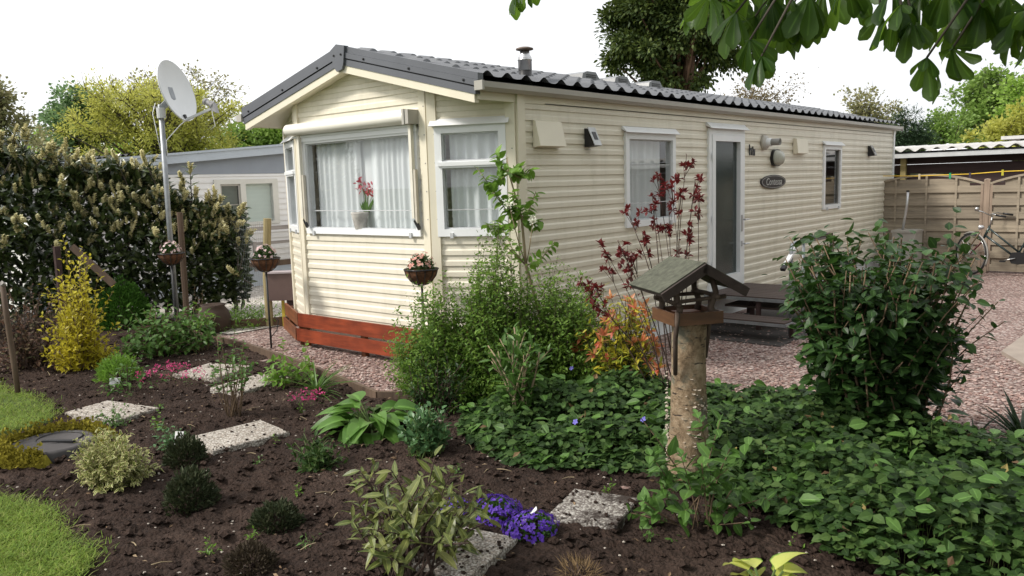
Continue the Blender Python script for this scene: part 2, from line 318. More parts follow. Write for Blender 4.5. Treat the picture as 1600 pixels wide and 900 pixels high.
M = dict(
    soil=soil_m(), cream=cream_m(), log=log_m(), curtain=cloth_m(),
    gravel=pebbles('pink_gravel', [(.20, .13, .115), (.30, .215, .19), (.40, .30, .27), (.16, .11, .10), (.46, .385, .355), (.26, .17, .15), (.34, .255, .235)], 42),
    whitegravel=pebbles('white_gravel', [(.6, .56, .5), (.7, .67, .62), (.5, .45, .4), (.75, .73, .7)], 30),
    slab=pebbles('washed_aggregate', [(.34, .31, .27), (.48, .44, .40), (.24, .21, .18), (.56, .53, .48), (.40, .35, .30), (.30, .27, .24)], 95, .7, .006, .8, ((.05, .038, .03), 7, .66)),
    slabdirty=pebbles('soiled_aggregate', [(.22, .2, .18), (.34, .32, .29), (.16, .14, .13), (.42, .4, .37), (.28, .25, .22)], 95, .7, .006, .8, ((.04, .03, .025), 6, .52)),
    upvc=plain('white_upvc', (.80, .81, .82), .35, .03, 3, .02), creamtrim=plain('cream_trim', (.74, .685, .55), .4, .05, 3, .03),
    anth=plain('anthracite_steel', (.105, .11, .125), .38, .12, 2, .05, 40, 0, .5), anthd=plain('anthracite_tiles', (.125, .13, .142), .6, .2, 3, .25, 220, 0, .45, ((.16, .165, .15), 3.0, .35)),
    black=plain('black_plastic', (.015, .015, .016), .4), groove=plain('dark_gap', (.01, .01, .012), .6), grey=plain('grey_plastic', (.28, .27, .25), .45), lightgrey=plain('light_grey_paint', (.52, .53, .54), .4),
    gutter=plain('grey_beige_gutter', (.42, .40, .36), .4, .1, 2), steel=plain('brushed_steel', (.5, .5, .5), .3, .1, 8, .05, 80, .9), galv=plain('galvanised_steel', (.27, .285, .30), .45, .18, 12, .08, 60, .6),
    alu=plain('aluminium_tube', (.55, .55, .56), .35, .08, 8, .03, 60, .7), dish=plain('dish_enamel', (.66, .675, .69), .4, .03, 2, .02), glass=glassm('window_glass', (.96, .98, .98)), darkglass=glassm('dim_glass', (.35, .4, .4), 1.0, .05),
    netdoor=plain('insect_screen', (.075, .085, .082), .7, .3, 2, .2, 400), lampglass=plain('frosted_lamp', (.42, .42, .36), .25, .1, 4),
    red=stainwood('red_brown_stain', (.235, .044, .016)), redbrown=stainwood('brown_and_unlit_red_stain', (.20, .07, .028)), darkwood=woodm('dark_stained_boards', (.055, .032, .03), 0), deck=woodm('deck_boards', (.085, .06, .052), 0, .6),
    fence=woodm('larch_fence', (.32, .27, .205), 0), fencez=woodm('larch_post', (.31, .235, .18), 2), greywood=woodm('grey_weathered_wood', (.34, .31, .29), 1), brownwood=woodm('brown_wood', (.115, .078, .055), 2), palewood=woodm('pale_post', (.33, .27, .14), 2),
    edging=woodm('edging_boards', (.14, .085, .055), 1), rubber=plain('rubber_mat', (.055, .048, .045), .8, .2, 5, .4, 90),
    neighbour=plain('pale_grey_cladding', (.80, .79, .78), .5, .04, 2), bluegrey=plain('blue_grey_board', (.28, .31, .36), .5, .06, 2), palegrey=plain('pale_blue_fascia', (.46, .51, .57), .45, .05, 2), bluewhite=plain('pale_blue_skirting', (.52, .58, .66), .5, .04, 2), blind=plain('pale_blind', (.50, .58, .55), .6, .04, 3),
    fibre=plain('corrugated_sheet', (.52, .51, .50), .6, .12, 3, .2, 60, 0, .3, ((.2, .19, .17), 3, .5)), white=plain('white_card', (.85, .85, .84), .4, .03), tent=plain('tent_cloth', (.82, .83, .85), .6, .03),
    felt=plain('green_roof_felt', (.082, .085, .062), .95, .35, 30, .8, 240), feeder=stainwood('feeder_board', (.12, .056, .028)), feederd=plain('dark_feeder_wood', (.038, .026, .022), .8, .3, 12, .5, 40), branchwood=bark_m('branch_bark', (.05, .035, .028), (.13, .095, .075), 20),
    bark=bark_m('grey_bark', (.05, .042, .035), (.16, .135, .115)), barkr=bark_m('red_brown_bark', (.07, .042, .03), (.19, .115, .08)), cane=bark_m('brown_cane', (.09, .06, .038), (.22, .155, .10), 14), canel=bark_m('pale_cane', (.20, .15, .09), (.36, .29, .19), 14), stemg=plain('green_stem', (.10, .15, .04), .6), stemd=bark_m('dark_stem', (.04, .028, .024), (.11, .075, .06), 16),
    coco=plain('coconut_fibre', (.115, .052, .025), .95, .45, 22, 1.0, 120, bdist=.01), iron=plain('black_iron', (.02, .02, .022), .5), terracotta=plain('old_clay', (.06, .04, .03), .85, .2, 6, .4), concrete=plain('concrete', (.25, .24, .22), .85, .15, 5, .4, 80, 0, .3), cover=plain('well_cover', (.05, .045, .045), .7, .2, 8, .25, 60),
    potgrey=plain('stone_grey_pot', (.42, .40, .37), .8, .3, 16, .5, 60), line=plain('yellow_line', (.65, .42, .03), .5), greenp=plain('green_peg', (.02, .35, .16), .4), yellowp=plain('yellow_peg', (.55, .5, .05), .4), darkp=plain('dark_peg', (.05, .04, .07), .4), paleP=plain('pale_wood_peg', (.6, .5, .35), .6),
    bikegreen=plain('dark_bicycle_paint', (.02, .035, .035), .25, .1, 4, .02, 60, 0, .6), bikered=plain('wine_bicycle_paint', (.10, .018, .025), .25, .1, 4, .02), tyre=plain('tyre_rubber', (.02, .02, .021), .8), sign=plain('black_sign', (.015, .013, .018), .3), signtext=plain('silver_lettering', (.5, .5, .48), .4),
    fungus=plain('bracket_fungus', (.36, .31, .25), .8, .25, 30, .3), moss=leafm('moss', [(.10, .085, .012), (.19, .165, .02), (.27, .235, .035)], .9, .2, spec=.1), ylwstake=plain('yellow_stake', (.55, .42, .05), .6),
)
LM = dict(
    laurel=leafm('laurel_leaf', [(.018, .030, .009), (.036, .056, .016), (.07, .095, .028)], .28, .12, spec=.55), laurelb=leafm('laurel_blossom', [(.50, .45, .22), (.62, .57, .32), (.72, .67, .42)], .7, .2),
    cover=leafm('groundcover_leaf', [(.012, .030, .006), (.022, .055, .010), (.036, .08, .015), (.07, .12, .03)], .65, .2, vein=.2, spec=.25), hydra=leafm('hydrangea_leaf', [(.05, .11, .018), (.075, .16, .03), (.11, .21, .05)], .45, .3, vein=.5), young=leafm('young_leaf', [(.09, .18, .02), (.13, .25, .03), (.18, .32, .05)], .4, .35),  # ground cover greens lowered to make up for thin canopy shade
    fluffy=leafm('feathery_leaf', [(.055, .115, .015), (.11, .21, .028), (.21, .33, .055)], .6, .35), rhodo=leafm('rhododendron_leaf', [(.06, .085, .018), (.10, .13, .03), (.15, .18, .05), (.20, .21, .07)], .38, .25, vein=.6), bigshrub=leafm('dark_shrub_leaf', [(.014, .036, .010), (.026, .062, .016), (.055, .12, .028)], .45, .28, tcol=(.07, .16, .02), vein=.4),
    gold=leafm('golden_leaf', [(.34, .29, .015), (.48, .42, .03), (.58, .52, .06)], .45, .3), azal=leafm('bronze_leaf', [(.075, .042, .03), (.14, .075, .05), (.10, .11, .045), (.19, .10, .075)], .5, .25), dwarf=leafm('conifer_tuft', [(.035, .10, .012), (.06, .16, .02), (.09, .22, .03)], .6, .2),
    pierisy=leafm('pieris_yellow', [(.50, .43, .03), (.58, .50, .06), (.40, .40, .04), (.18, .25, .03)], .4, .35), pieriso=leafm('pieris_coral', [(.60, .17, .07), (.66, .30, .12), (.55, .10, .07), (.62, .38, .20)], .4, .35), berb=leafm('dark_red_leaf', [(.07, .009, .010), (.12, .014, .016), (.17, .025, .025)], .4, .3, tcol=(.35, .03, .03)),
    hosta=leafm('hosta_leaf', [(.06, .14, .022), (.085, .18, .03), (.11, .22, .045)], .45, .25, vein=.5), yhosta=leafm('yellow_hosta_leaf', [(.50, .54, .12), (.58, .60, .18)], .4, .3, ((.12, .25, .03), .8)), sedum=leafm('blue_green_leaf', [(.05, .12, .04), (.075, .16, .06), (.10, .20, .08)], .4, .2),
    varieg=leafm('variegated_leaf', [(.10, .14, .025), (.14, .18, .035)], .45, .25, ((.56, .52, .24), .45)), heather=leafm('heather_leaf', [(.018, .03, .010), (.035, .05, .018), (.06, .065, .03)], .7, .1), brownh=leafm('brown_heather_leaf', [(.04, .028, .018), (.06, .045, .025)], .8, .1),
    grass=leafm('grass_blade', [(.09, .17, .015), (.15, .25, .022), (.22, .33, .035), (.27, .29, .08)], .55, .35), strap=leafm('strap_leaf', [(.06, .13, .02), (.10, .19, .035)], .45, .25), darkstrap=leafm('dark_strap_leaf', [(.012, .03, .010), (.025, .05, .015)], .45, .2),
    purple=leafm('purple_petal', [(.07, .025, .30), (.11, .04, .42), (.16, .07, .50)], .6, .25), pinkp=leafm('magenta_petal', [(.50, .03, .16), (.62, .06, .24), (.60, .14, .28)], .6, .25), salmon=leafm('salmon_petal', [(.62, .30, .24), (.70, .46, .40), (.66, .24, .18)], .6, .25), palepink=leafm('pale_pink_petal', [(.72, .52, .52), (.80, .70, .70), (.66, .38, .40)], .6, .25), orchid=leafm('orchid_petal', [(.45, .03, .07), (.55, .07, .10)], .5, .25), whitef=leafm('white_petal', [(.8, .8, .72), (.75, .77, .62)], .6, .25), blue=leafm('blue_petal', [(.14, .12, .5), (.2, .18, .6)], .6, .2),
    thuja=leafm('thuja_spray', [(.026, .048, .011), (.05, .082, .017), (.11, .145, .03)], .65, .18), willow=leafm('willow_leaf', [(.32, .34, .06), (.42, .43, .09), (.52, .51, .13)], .5, .4), birch=leafm('birch_leaf', [(.10, .18, .075), (.14, .24, .10), (.20, .30, .13)], .5, .35), bright=leafm('spring_leaf', [(.17, .29, .04), (.24, .38, .06), (.32, .46, .10)], .5, .4), midgreen=leafm('oak_leaf', [(.13, .22, .04), (.18, .29, .06), (.25, .36, .09)], .5, .35), olive=leafm('sparse_leaf', [(.20, .21, .09), (.28, .29, .12), (.32, .28, .16)], .6, .3), darkcon=leafm('fir_needle', [(.02, .045, .02), (.035, .07, .03), (.05, .09, .04)], .6, .15), pinkleaf=leafm('copper_leaf', [(.14, .11, .06), (.2, .16, .08)], .6, .3),
    chest=leafm('chestnut_leaf', [(.018, .048, .010), (.035, .085, .015), (.065, .13, .022)], .42, .55, spec=.4, tcol=(.26, .44, .04), vein=.7),
)
# ================================================================== ground
def struct(o): o['kind'] = 'structure'; return o
SOILB = np.array([(-14, 4.2), (-11.4, 5.2), (-9.2, 5.2), (-8.95, 4.63), (-7.6, 4.55), (-6.33, 4.33), (-5.5, 4.15), (-4.84, 4.0), (-3.9, 4.9), (-3.25, 5.22), (-2.5, 5.35), (-1.72, 5.5), (-.73, 5.3), (1.5, 5.0), (5, 4.6)])
LAWNB = np.array([(-14, 2.36), (-7.92, 2.34), (-6.83, 2.33), (-6.45, 2.22), (-6.28, 2.02), (-6.32, 1.80), (-6.1, 1.3), (-5.6, 1.2), (-5.2, 1.32), (-4.85, 1.42), (-4.5, 1.46), (-4.2, 1.44), (-3.95, 1.40), (-3.72, 1.36), (-3.55, 1.2), (-3.4, .8), (-3.0, .3), (-2, -.4), (5, -1.5)])
def soil_edge(x): return np.interp(x, SOILB[:, 0], SOILB[:, 1])
def lawn_edge(x): return np.interp(x, LAWNB[:, 0], LAWNB[:, 1])+.10*(fbm(np.asarray(x)*4.5, np.asarray(x)*0, 21)-.5)
def grid(name, xs, ys, zf, mat, keep=None):
    X, Y = np.meshgrid(xs, ys, indexing='ij'); Z = zf(X, Y); n, m = X.shape
    i = np.arange(n-1)[:, None]*m; j = np.arange(m-1)[None]; F = np.stack([i+j, i+m+j, i+m+j+1, i+j+1], -1).reshape(-1, 4)
    if keep is not None:
        xc = (X[:-1, :-1]+X[1:, 1:])/2; yc = (Y[:-1, :-1]+Y[1:, 1:])/2; F = F[keep(xc, yc).ravel()]
    b = MB().add(np.stack([X, Y, Z], -1).reshape(-1, 3), F); return struct(b.build(name, mat, smooth=True))
def soilz(x, y):
    z = .025+.05*(fbm(x*2.1, y*2.1, 3)-.5)+.05*(fbm(x*9, y*9, 5, 3)-.45)+.028*(vnoise(x*26, y*26, 9)-.5)+.02*(vnoise(x*55, y*55, 11)-.5)
    z = z-.16*sstep(-.06, .10, y-soil_edge(x))
    return z-.08*sstep(.0, .12, lawn_edge(x)-y)
nx = np.concatenate([np.linspace(-13, -8, 110), np.linspace(-7.97, -1.0, 270), np.linspace(-.95, 4, 60)]); ny = np.concatenate([np.linspace(-2, 1.1, 30), np.linspace(1.13, 4.3, 140), np.linspace(4.33, 5.8, 44)])
grid('garden_soil', nx, ny, soilz, M['soil'])
grid('gravel_path', np.linspace(-9.6, 9, 90), np.linspace(3.4, 24, 100), zgravel, M['gravel'])
grid('pale_gravel', np.linspace(-13.6, -8.6, 12), np.linspace(4.9, 13, 14), lambda x, y: 0*x+.008+.01*fbm(x, y, 4), M['whitegravel'])
gm = plain('rough_meadow', (.075, .11, .03), .95, .4, .6, .5, 20)
far = MB().box((-600, -600, -.35), (600, 600, -.26)).build('ground', gm); struct(far)
lawnbase = plain('lawn_floor', (.055, .075, .018), .95, .4, 4, .5, 60)
grid('lawn', np.linspace(-13, -2, 200), np.linspace(-2, 2.5, 90), lambda x, y: .045+.02*(fbm(x*2, y*2, 2)-.5)-.12*sstep(-.05, .05, y-lawn_edge(x)), lawnbase, lambda x, y: y < lawn_edge(x)+.08)

# ================================================================== caravan
XR, XL, YF, YC, YB, Z0 = -4.62, -8.046, 5.11, 5.46, 16.35, .12
XC = (XR+XL)/2; AX, BX = -7.32, -5.345
EAVE_X, YROOF, ZE, ZA = 1.755, 4.96, 2.505, 2.945       # half width of the roof, its front edge, eave and apex heights
SL = (ZA-ZE)/EAVE_X
def zroof(x): return ZA-SL*abs(x-XC)
car = thing('static_caravan', 'long cream clad static caravan with grey tiled roof and bay window front', 'caravan', (XC, YF, 0))
PIT = .0975
def siding(mb, P0, P1, zlo, zhi, nrm, holes=(), top=None):
    """lapped boards between P0 and P1; holes=(u0,u1,z0,z1); top(u)->height limit on a sloped top"""
    P0, P1 = V3(*P0), V3(*P1); L = np.linalg.norm(P1-P0); e = (P1-P0)/L; nrm = V3(*nrm)
    zs = []; k = math.floor((zlo-.148)/PIT)
    while True:
        b = .148+k*PIT
        if b > zhi+.01: break
        zs += [(b, .0105), (b+.040, .0095), (b+.055, .001), (b+PIT-.001, .0)]; k += 1
    za, da = np.array([z for z, _ in zs]), np.array([d for _, d in zs])
    cuts = sorted(set([zlo, zhi]+[h for q in holes for h in q[2:]]+[z for z in za if zlo < z < zhi]+([z for z in np.arange(zlo, zhi, .05)] if top else [])))
    def prof(z, side):   # value just above / below a lap
        return np.interp(z+(1e-4 if side else -1e-4), za, da)
    for a, b in zip(cuts[:-1], cuts[1:]):
        if b-a < 1e-5: continue
        mid = (a+b)/2; iv = [(0.0, L)]
        if top:
            us = [u for u in np.linspace(0, L, 300) if top(u) >= b]
            if not us: continue
            iv = [(us[0], us[-1])]
        for h in holes:
            if h[2] < mid < h[3]:
                nv = []
                for p, q in iv:
                    if h[1] <= p or h[0] >= q: nv.append((p, q)); continue
                    if h[0] > p: nv.append((p, h[0]))
                    if h[1] < q: nv.append((h[1], q))
                iv = nv
        d0, d1 = prof(a, 1), prof(b, 0)
        for p, q in iv:
            A = P0+e*p; B = P0+e*q; z = V3(0, 0, 1)
            mb.add([A+nrm*d0+z*a, B+nrm*d0+z*a, B+nrm*d1+z*b, A+nrm*d1+z*b], [(0, 1, 2, 3)])
class Wall:
    def __init__(s, P0, P1, n): s.P, s.e, s.n = V3(*P0, 0), unit(V3(P1[0]-P0[0], P1[1]-P0[1], 0)), V3(*n, 0); s.z = V3(0, 0, 1)
    def box(s, mb, u0, u1, z0, z1, d0, d1): mb.obox(s.P, s.e, s.z, s.n, (u0, z0, d0), (u1, z1, d1)); return mb
    def at(s, u, z, d=0): return s.P+s.e*u+s.z*z+s.n*d
nR = unit(V3(YC-YF, -(XR-BX), 0))[:2]; nL = V3(-nR[0], nR[1])
wF = Wall((AX, YF), (BX, YF), (0, -1)); wR = Wall((BX, YF), (XR, YC), nR); wS = Wall((XR, YC), (XR, YB), (1, 0)); wL = Wall((XL, YC), (AX, YF), nL)
LR = np.hypot(XR-BX, YC-YF)
hF = (.135, 1.835, 1.215, 2.150); hR = (.085, .700, 1.215, 2.150); hLh = (LR-.70, LR-.085, 1.215, 2.150)
hW = (7.175-YC, 8.150-YC, 1.175, 2.110); hD = (8.985-YC, 9.915-YC, .265, 2.205); hN = (12.76-YC, 13.50-YC, 1.118, 2.065)
w = MB()
siding(w, (AX, YF, 0), (BX, YF, 0), Z0, 2.93, (0, -1, 0), [hF], lambda u: zroof(AX+u)-.09)
siding(w, (BX, YF, 0), (XR, YC, 0), Z0, 2.60, (*nR, 0), [hR], lambda u: zroof(BX+u*(XR-BX)/LR)-.09)
siding(w, (XL, YC, 0), (AX, YF, 0), Z0, 2.60, (*nL, 0), [hLh], lambda u: zroof(XL+u*(AX-XL)/LR)-.09)
siding(w, (XR, YC, 0), (XR, YB, 0), Z0, 2.42, (1, 0, 0), [hW, hD, hN]); siding(w, (XL, YB, 0), (XL, YC, 0), Z0, 2.42, (-1, 0, 0)); siding(w, (XR, YB, 0), (XL, YB, 0), Z0, 2.9, (0, 1, 0), (), lambda u: zroof(XR-u)-.05)
w.build('wall', M['cream'], car)
# skirting, corner trims, floor and inner back wall
b = MB(); b.box((XR-.10, YC+.1, -.2), (XR-.05, YB-.05, .122)); b.build('skirting', M['upvc'], car)
b = MB(); b.box((XL+.05, YC+.02, .125), (XR-.02, YB-.02, .20)); b.box((XL+.06, 9.0, .2), (XR-.04, 9.04, 2.3)); b.box((AX-.02, YF+.02, .125), (BX+.02, YC+.1, .2)); b.build('floor', plain('room_lining', (.30, .27, .23), .8), car)
for (x, y, e, n, s0, s1) in ((BX, YF, (1, 0, 0), (0, -1, 0), -.085, .0), (AX, YF, (1, 0, 0), (0, -1, 0), 0, .055)): MB().obox((x, y, 0), e, (0, 0, 1), n, (s0, Z0-.01, -.01), (s1, zroof(x)-.10, .028)).build('corner_trim', M['creamtrim'], car)
for wl_, a, c, zt in ((wR, 0, .085, zroof(BX)-.11), (wL, LR-.06, LR, zroof(AX)-.11), (wR, LR-.085, LR, 2.36), (wS, 0, .10, 2.41), (wL, 0, .08, 2.36)): wl_.box(MB(), a, c, Z0-.01, zt, -.01, .0285).build('corner_trim', M['creamtrim'], car)
t = MB(); wS.box(t, YB-YC-.045, YB-YC+.02, Z0-.01, 2.41, -.01, .03); t.build('corner_trim', M['upvc'], car)
def screws(mb, wall, pts):
    for u, z, d in pts: mb.lathe([(.0, .004), (.006, .003), (.006, 0)], wall.at(u, z, d), wall.n, 6)
sp = [(wF, q) for q in [(BX-AX-.02, z, .028) for z in (1.35, 1.6, 1.85, 2.1, 2.35, .6, .9)]]+[(wR, q) for q in [(.065, z, .0285) for z in (1.35, 1.6, 1.85, 2.1)]+[(LR-.03, z, .0285) for z in (1.45, 1.95)]]
for wl_, q in sp: b = MB(); screws(b, wl_, [q]); b.build('trim_screw', M['grey'], car)

# roof: metal tiles, wave across, steps down the slope
def roofside(sgn):
    mb = MB(); ys = np.arange(YROOF+.03, YB+.18, .02); nc = 5; rows = []
    run = EAVE_X/nc
    for c in range(nc):
        for t_, lift in ((0, .003), (.5, .014), (.97, .026), (1.0, .026)): rows.append((c*run+t_*run, lift))
    s = np.array([r[0] for r in rows]); lf = np.array([r[1] for r in rows])
    ph = (ys/.25) % 1.0; wv = .042*np.where(ph < .6, np.sin(pi*ph/.6)**1.3, -.10*np.sin(pi*(ph-.6)/.4))
    X = XC+sgn*s[:, None]+0*ys[None]; Y = ys[None]+0*s[:, None]; Z = ZA-SL*s[:, None]+lf[:, None]+wv[None]*np.minimum(1, s[:, None]/.12)
    n, m = X.shape; i = np.arange(n-1)[:, None]*m; j = np.arange(m-1)[None]; F = np.stack([i+j, i+m+j, i+m+j+1, i+j+1], -1).reshape(-1, 4)
    return mb.add(np.stack([X, Y, Z], -1).reshape(-1, 3), F if sgn > 0 else F[:, ::-1])
rf = roofside(1); r2 = roofside(-1); rf.add(r2.V[0], r2.F[4][0])
# hidden dark closure and turned down eave edge
for sg in (1, -1):
    x = XC+sg*EAVE_X; rf.add([(XC, YROOF+.03, ZA-.02), (x, YROOF+.03, ZE-.02), (x, YB+.15, ZE-.02), (XC, YB+.15, ZA-.02)], [(0, 1, 2, 3)])
roof = rf.build('roof', M['anthd'], car, True)
b = MB(); b.bar((XC-.06, YROOF+.02, ZA-.005), (XC-.06, YB+.16, ZA-.005), .16, .03, (-.25, 0, 1)); b.bar((XC+.06, YROOF+.02, ZA-.003), (XC+.06, YB+.16, ZA-.003), .16, .03, (.25, 0, 1)); b.build('ridge_cap', M['anth'], roof)
# soffit: cream underside of the overhang, and the eave boards
b = MB()
for sg in (1, -1):
    x = XC+sg*(EAVE_X-.03); b.add([(XC, YROOF+.03, ZA-.19), (x, YROOF+.03, ZE-.165), (x, YC+.4, ZE-.165), (XC, YC+.4, ZA-.19)], [(0, 1, 2, 3)])
    b.box((min(x, x-sg*.02), YROOF+.03, ZE-.165), (max(x, x-sg*.02), YB+.12, ZE-.03))
    b.box((min(x-sg*.15, x), YC+.4, ZE-.17), (max(x-sg*.15, x), YB+.12, ZE-.155))
b.build('soffit', M['creamtrim'], car)
# bargeboards
for sg in (1, -1):
    b = MB(); c = MB(); g = MB(); e = unit(V3(sg*EAVE_X, 0, ZE-ZA)); up = V3(0, 0, 1); Lb = EAVE_X/abs(e[0]); nn = V3(0, -1, 0); O = V3(XC, YROOF, ZA+.02)
    def strip(mb, s0, s1, h0, h1, d0, d1): mb.prism([(s0*abs(e[0]), h1-s0*SL*abs(e[0])), (s1*abs(e[0]), h1-s1*SL*abs(e[0])), (s1*abs(e[0]), h0-s1*SL*abs(e[0])), (s0*abs(e[0]), h0-s0*SL*abs(e[0]))], (sg, 0, 0), up, nn, O, d0, d1)
    strip(b, 0, Lb-.0, -.035, .022, -.06, .004); strip(b, 0, Lb, -.085, -.036, -.05, .014); strip(b, 0, Lb-.03, -.155, -.098, -.05, .008)
    strip(g, 0, Lb-.02, -.099, -.084, -.05, -.004); strip(c, 0, Lb-.05, -.225, -.154, -.05, .0)
    bb = b.build('bargeboard', M['anth'], car); g.build('groove', M['groove'], bb); c.build('barge_trim', M['creamtrim'], car)
    for q in (.35, .95, 1.6): MB().lathe([(0, .012), (.011, .009), (.011, 0)], O+e*q*Lb/1.75+V3(0, -.014, -.06), (0, -1, 0), 8).build('bolt', M['groove'], bb)
b = MB(); b.prism([(-.115, .0), (-.02, .05), (.10, .025), (.075, -.13), (.05, -.185), (-.03, -.20), (-.075, -.15)], (1, 0, 0), (0, 0, 1), (0, -1, 0), (XC, YROOF, ZA+.0), -.02, .03); pl = b.build('apex_plate', M['anth'], car)
for q in (-.06, .045): MB().lathe([(0, .01), (.010, .008), (.010, 0)], V3(XC+q, YROOF-.03, ZA-.05), (0, -1, 0), 8).build('bolt', M['groove'], pl)
# gutters
for sg in (1, -1):
    x = XC+sg*(EAVE_X+.0); P = [(x-sg*.02, ZE-.035), (x-sg*.02, ZE-.10), (x+sg*.035, ZE-.10), (x+sg*.062, ZE-.075), (x+sg*.067, ZE-.03), (x+sg*.060, ZE-.03), (x+sg*.056, ZE-.072), (x+sg*.03, ZE-.09), (x-sg*.012, ZE-.09), (x-sg*.012, ZE-.035)]
    b = MB(); n = len(P); a = [(p[0], YROOF-.005, p[1]) for p in P]; q = [(p[0], YB+.22, p[1]) for p in P]; i = np.arange(n); b.add(a+q, np.stack([i, i+n, (i+1) % n+n, (i+1) % n], -1))
    b.box((min(x-sg*.02, x+sg*.07), YROOF-.03, ZE-.10), (max(x-sg*.02, x+sg*.07), YROOF-.004, ZE-.025)); b.box((min(x-sg*.02, x+sg*.07), YB+.215, ZE-.10), (max(x-sg*.02, x+sg*.07), YB+.235, ZE-.025))
    b.build('gutter', M['gutter'], car)
b = MB(); x = XC-EAVE_X; b.box((x-.16, YROOF+.0, ZE-.085), (x-.066, YROOF+.07, ZE-.03)); b.build('gutter_outlet', M['lightgrey'], car)
# flue chimney and roof vents
cx, cy = -4.80, 5.83; cz = zroof(cx); ch = MB().lathe([(.075, -.05), (.072, .02), (.060, .03), (.060, .10), (.056, .101)], (cx, cy, cz), seg=20).build('chimney', M['black'], car, True)
b = MB().lathe([(.058, .095), (.062, .097), (.062, .18), (.066, .182), (.066, .195), (.060, .197), (.060, .215), (.045, .235), (.043, .265), (.03, .27)], (cx, cy, cz), seg=20); b.build('flue_pipe', M['steel'], ch, True)
b = MB().lathe([(.0, .302), (.05, .30), (.078, .290), (.080, .278), (.05, .270), (.0, .268)], (cx, cy, cz), seg=20); b.build('rain_cap', plain('rusty_cap', (.17, .13, .11), .6, .3, 20), ch, True)
for px, py in ((907, 127), (957, 131), (1009, 137)):
    p = onX(px, py, -5.95); z = zroof(-5.95)
    v = MB().prism([(-.2, 0), (-.17, .09), (-.08, .12), (.10, .12), (.19, .03), (.2, 0)], (0, 1, 0), (0, 0, 1), (1, 0, 0), (-5.95, p[1], z-.015), -.16, .16).build('roof_vent', plain('smoked_vent', (.17, .175, .18), .3), car)
    b = MB()
    for k in range(3): b.box((-5.79, p[1]-.10+k*.0, z+.015+k*.022), (-5.783, p[1]+.10, z+.025+k*.022))
    b.build('louvre', M['black'], v)

# windows
def window(nm, wall, h, transom=None, bar=(), strip=True, dark=False, fat=.045, hooks=True):
    u0, u1, z0, z1 = h; f = MB(); fw = fat
    for a in ((u0-.02, u0+fw, z0-.02, z1+.02), (u1-fw, u1+.02, z0-.02, z1+.02)): wall.box(f, *a, -.06, .034)
    wall.box(f, u0+fw, u1-fw, z0-.02, z0+fw, -.06, .034); wall.box(f, u0+fw, u1-fw, z1-fw, z1+.02, -.06, .034)
    sash = [(u0+fw, u1-fw, z0+fw, z1-fw)]
    if transom: wall.box(f, u0+fw, u1-fw, transom-.03, transom+.03, -.05, .044); wall.box(f, u0+.01, u1-.01, transom-.012, transom+.022, .034, .055); sash = [(u0+fw, u1-fw, z0+fw, transom-.03), (u0+fw, u1-fw, transom+.03, z1-fw)]
    inr = MB()
    for a, c, d, e in sash:   # thin grey gasket / inner bead
        for q in ((a, a+.012, d, e), (c-.012, c, d, e), (a+.012, c-.012, d, d+.012), (a+.012, c-.012, e-.012, e)): wall.box(inr, *q, -.05, .010)
    o = f.build('window', M['upvc'], car); inr.build('gasket', M['lightgrey'] if not dark else M['grey'], o)
    for a, c, d, e in sash:
        g = MB(); g.add([wall.at(a, d, -.012), wall.at(c, d, -.012), wall.at(c, e, -.012), wall.at(a, e, -.012)], [(0, 1, 2, 3)]); g.build('pane', M['glass'] if not dark else M['darkglass'], o)
    if bar:
        g = MB()
        for z in bar: wall.box(g, u0+fw, u1-fw, z-.004, z+.004, -.011, -.006)
        g.build('glazing_bar', M['lightgrey'], o)
    if strip:
        g = MB(); P = [(.0, .06), (.012, .062), (.075, .0), (.07, -.004), (.012, .03), (0, .03)]
        g.prism([(d, z) for d, z in P], wall.n, wall.z, wall.e, wall.at(0, z1+.02), u0-.055, u1+.055); g.build('rain_strip', M['upvc'], o)
    if hooks:
        for q in (u0+.10, u1-.12): wall.box(MB(), q, q+.03, z0-.035, z0+.012, .034, .05).build('catch', M['lightgrey'], o)
    return o
window('front', wF, hF, None, (1.43,), False, fat=.035)
b = MB(); wF.box(b, hF[0]-.06, hF[1]+.03, 2.135, 2.205, .035, .048); b.build('window_header', M['upvc'], car)
window('right', wR, hR, 1.83, (1.43,)); window('left', wL, hLh, 1.83, ())
window('side', wS, hW, None, (1.40, 1.80)); window('small', wS, hN, None, (), True, True)
# door
f = MB(); u0, u1, z0, z1 = hD
for a in ((u0-.02, u0+.05, z0-.01, z1+.02), (u1-.05, u1+.02, z0-.01, z1+.02), (u0+.05, u1-.05, z1-.05, z1+.02), (u0+.05, u1-.05, z0-.01, z0+.03)): wS.box(f, *a, -.06, .034)
fr = f.build('door_frame', M['upvc'], car)
f = MB(); a, c, d, e = u0+.052, u1-.052, z0+.032, z1-.052
for q in ((a, a+.075, d, e), (c-.075, c, d, e), (a+.075, c-.075, e-.075, e), (a+.075, c-.075, d, d+.13)): wS.box(f, *q, -.05, .045)
dr = f.build('door', M['upvc'], car)
g = MB(); wS.box(g, a+.075, c-.075, d+.13, e-.075, -.02, -.012); g.build('screen', M['netdoor'], dr)
g = MB(); g.add([wS.at(a+.075, d+.13, -.006), wS.at(c-.075, d+.13, -.006), wS.at(c-.075, e-.075, -.006), wS.at(a+.075, e-.075, -.006)], [(0, 1, 2, 3)]); g.build('pane', glassm('door_glass', (.7, .75, .74), .45, .12), dr)
for z, bx in ((1.10, 1), (.79, 0)):
    g = MB()
    if bx: wS.box(g, c-.055, c-.02, z-.15, z+.06, .045, .055)
    else: wS.box(g, c-.05, c-.025, z-.03, z+.04, .045, .055)
    g.tube([wS.at(c-.037, z, .05), wS.at(c-.037, z, .095), wS.at(c+.02, z+.003, .105), wS.at(c+.075, z, .10)], [.011, .011, .010, .008], 6); g.build('handle', M['alu'], dr)
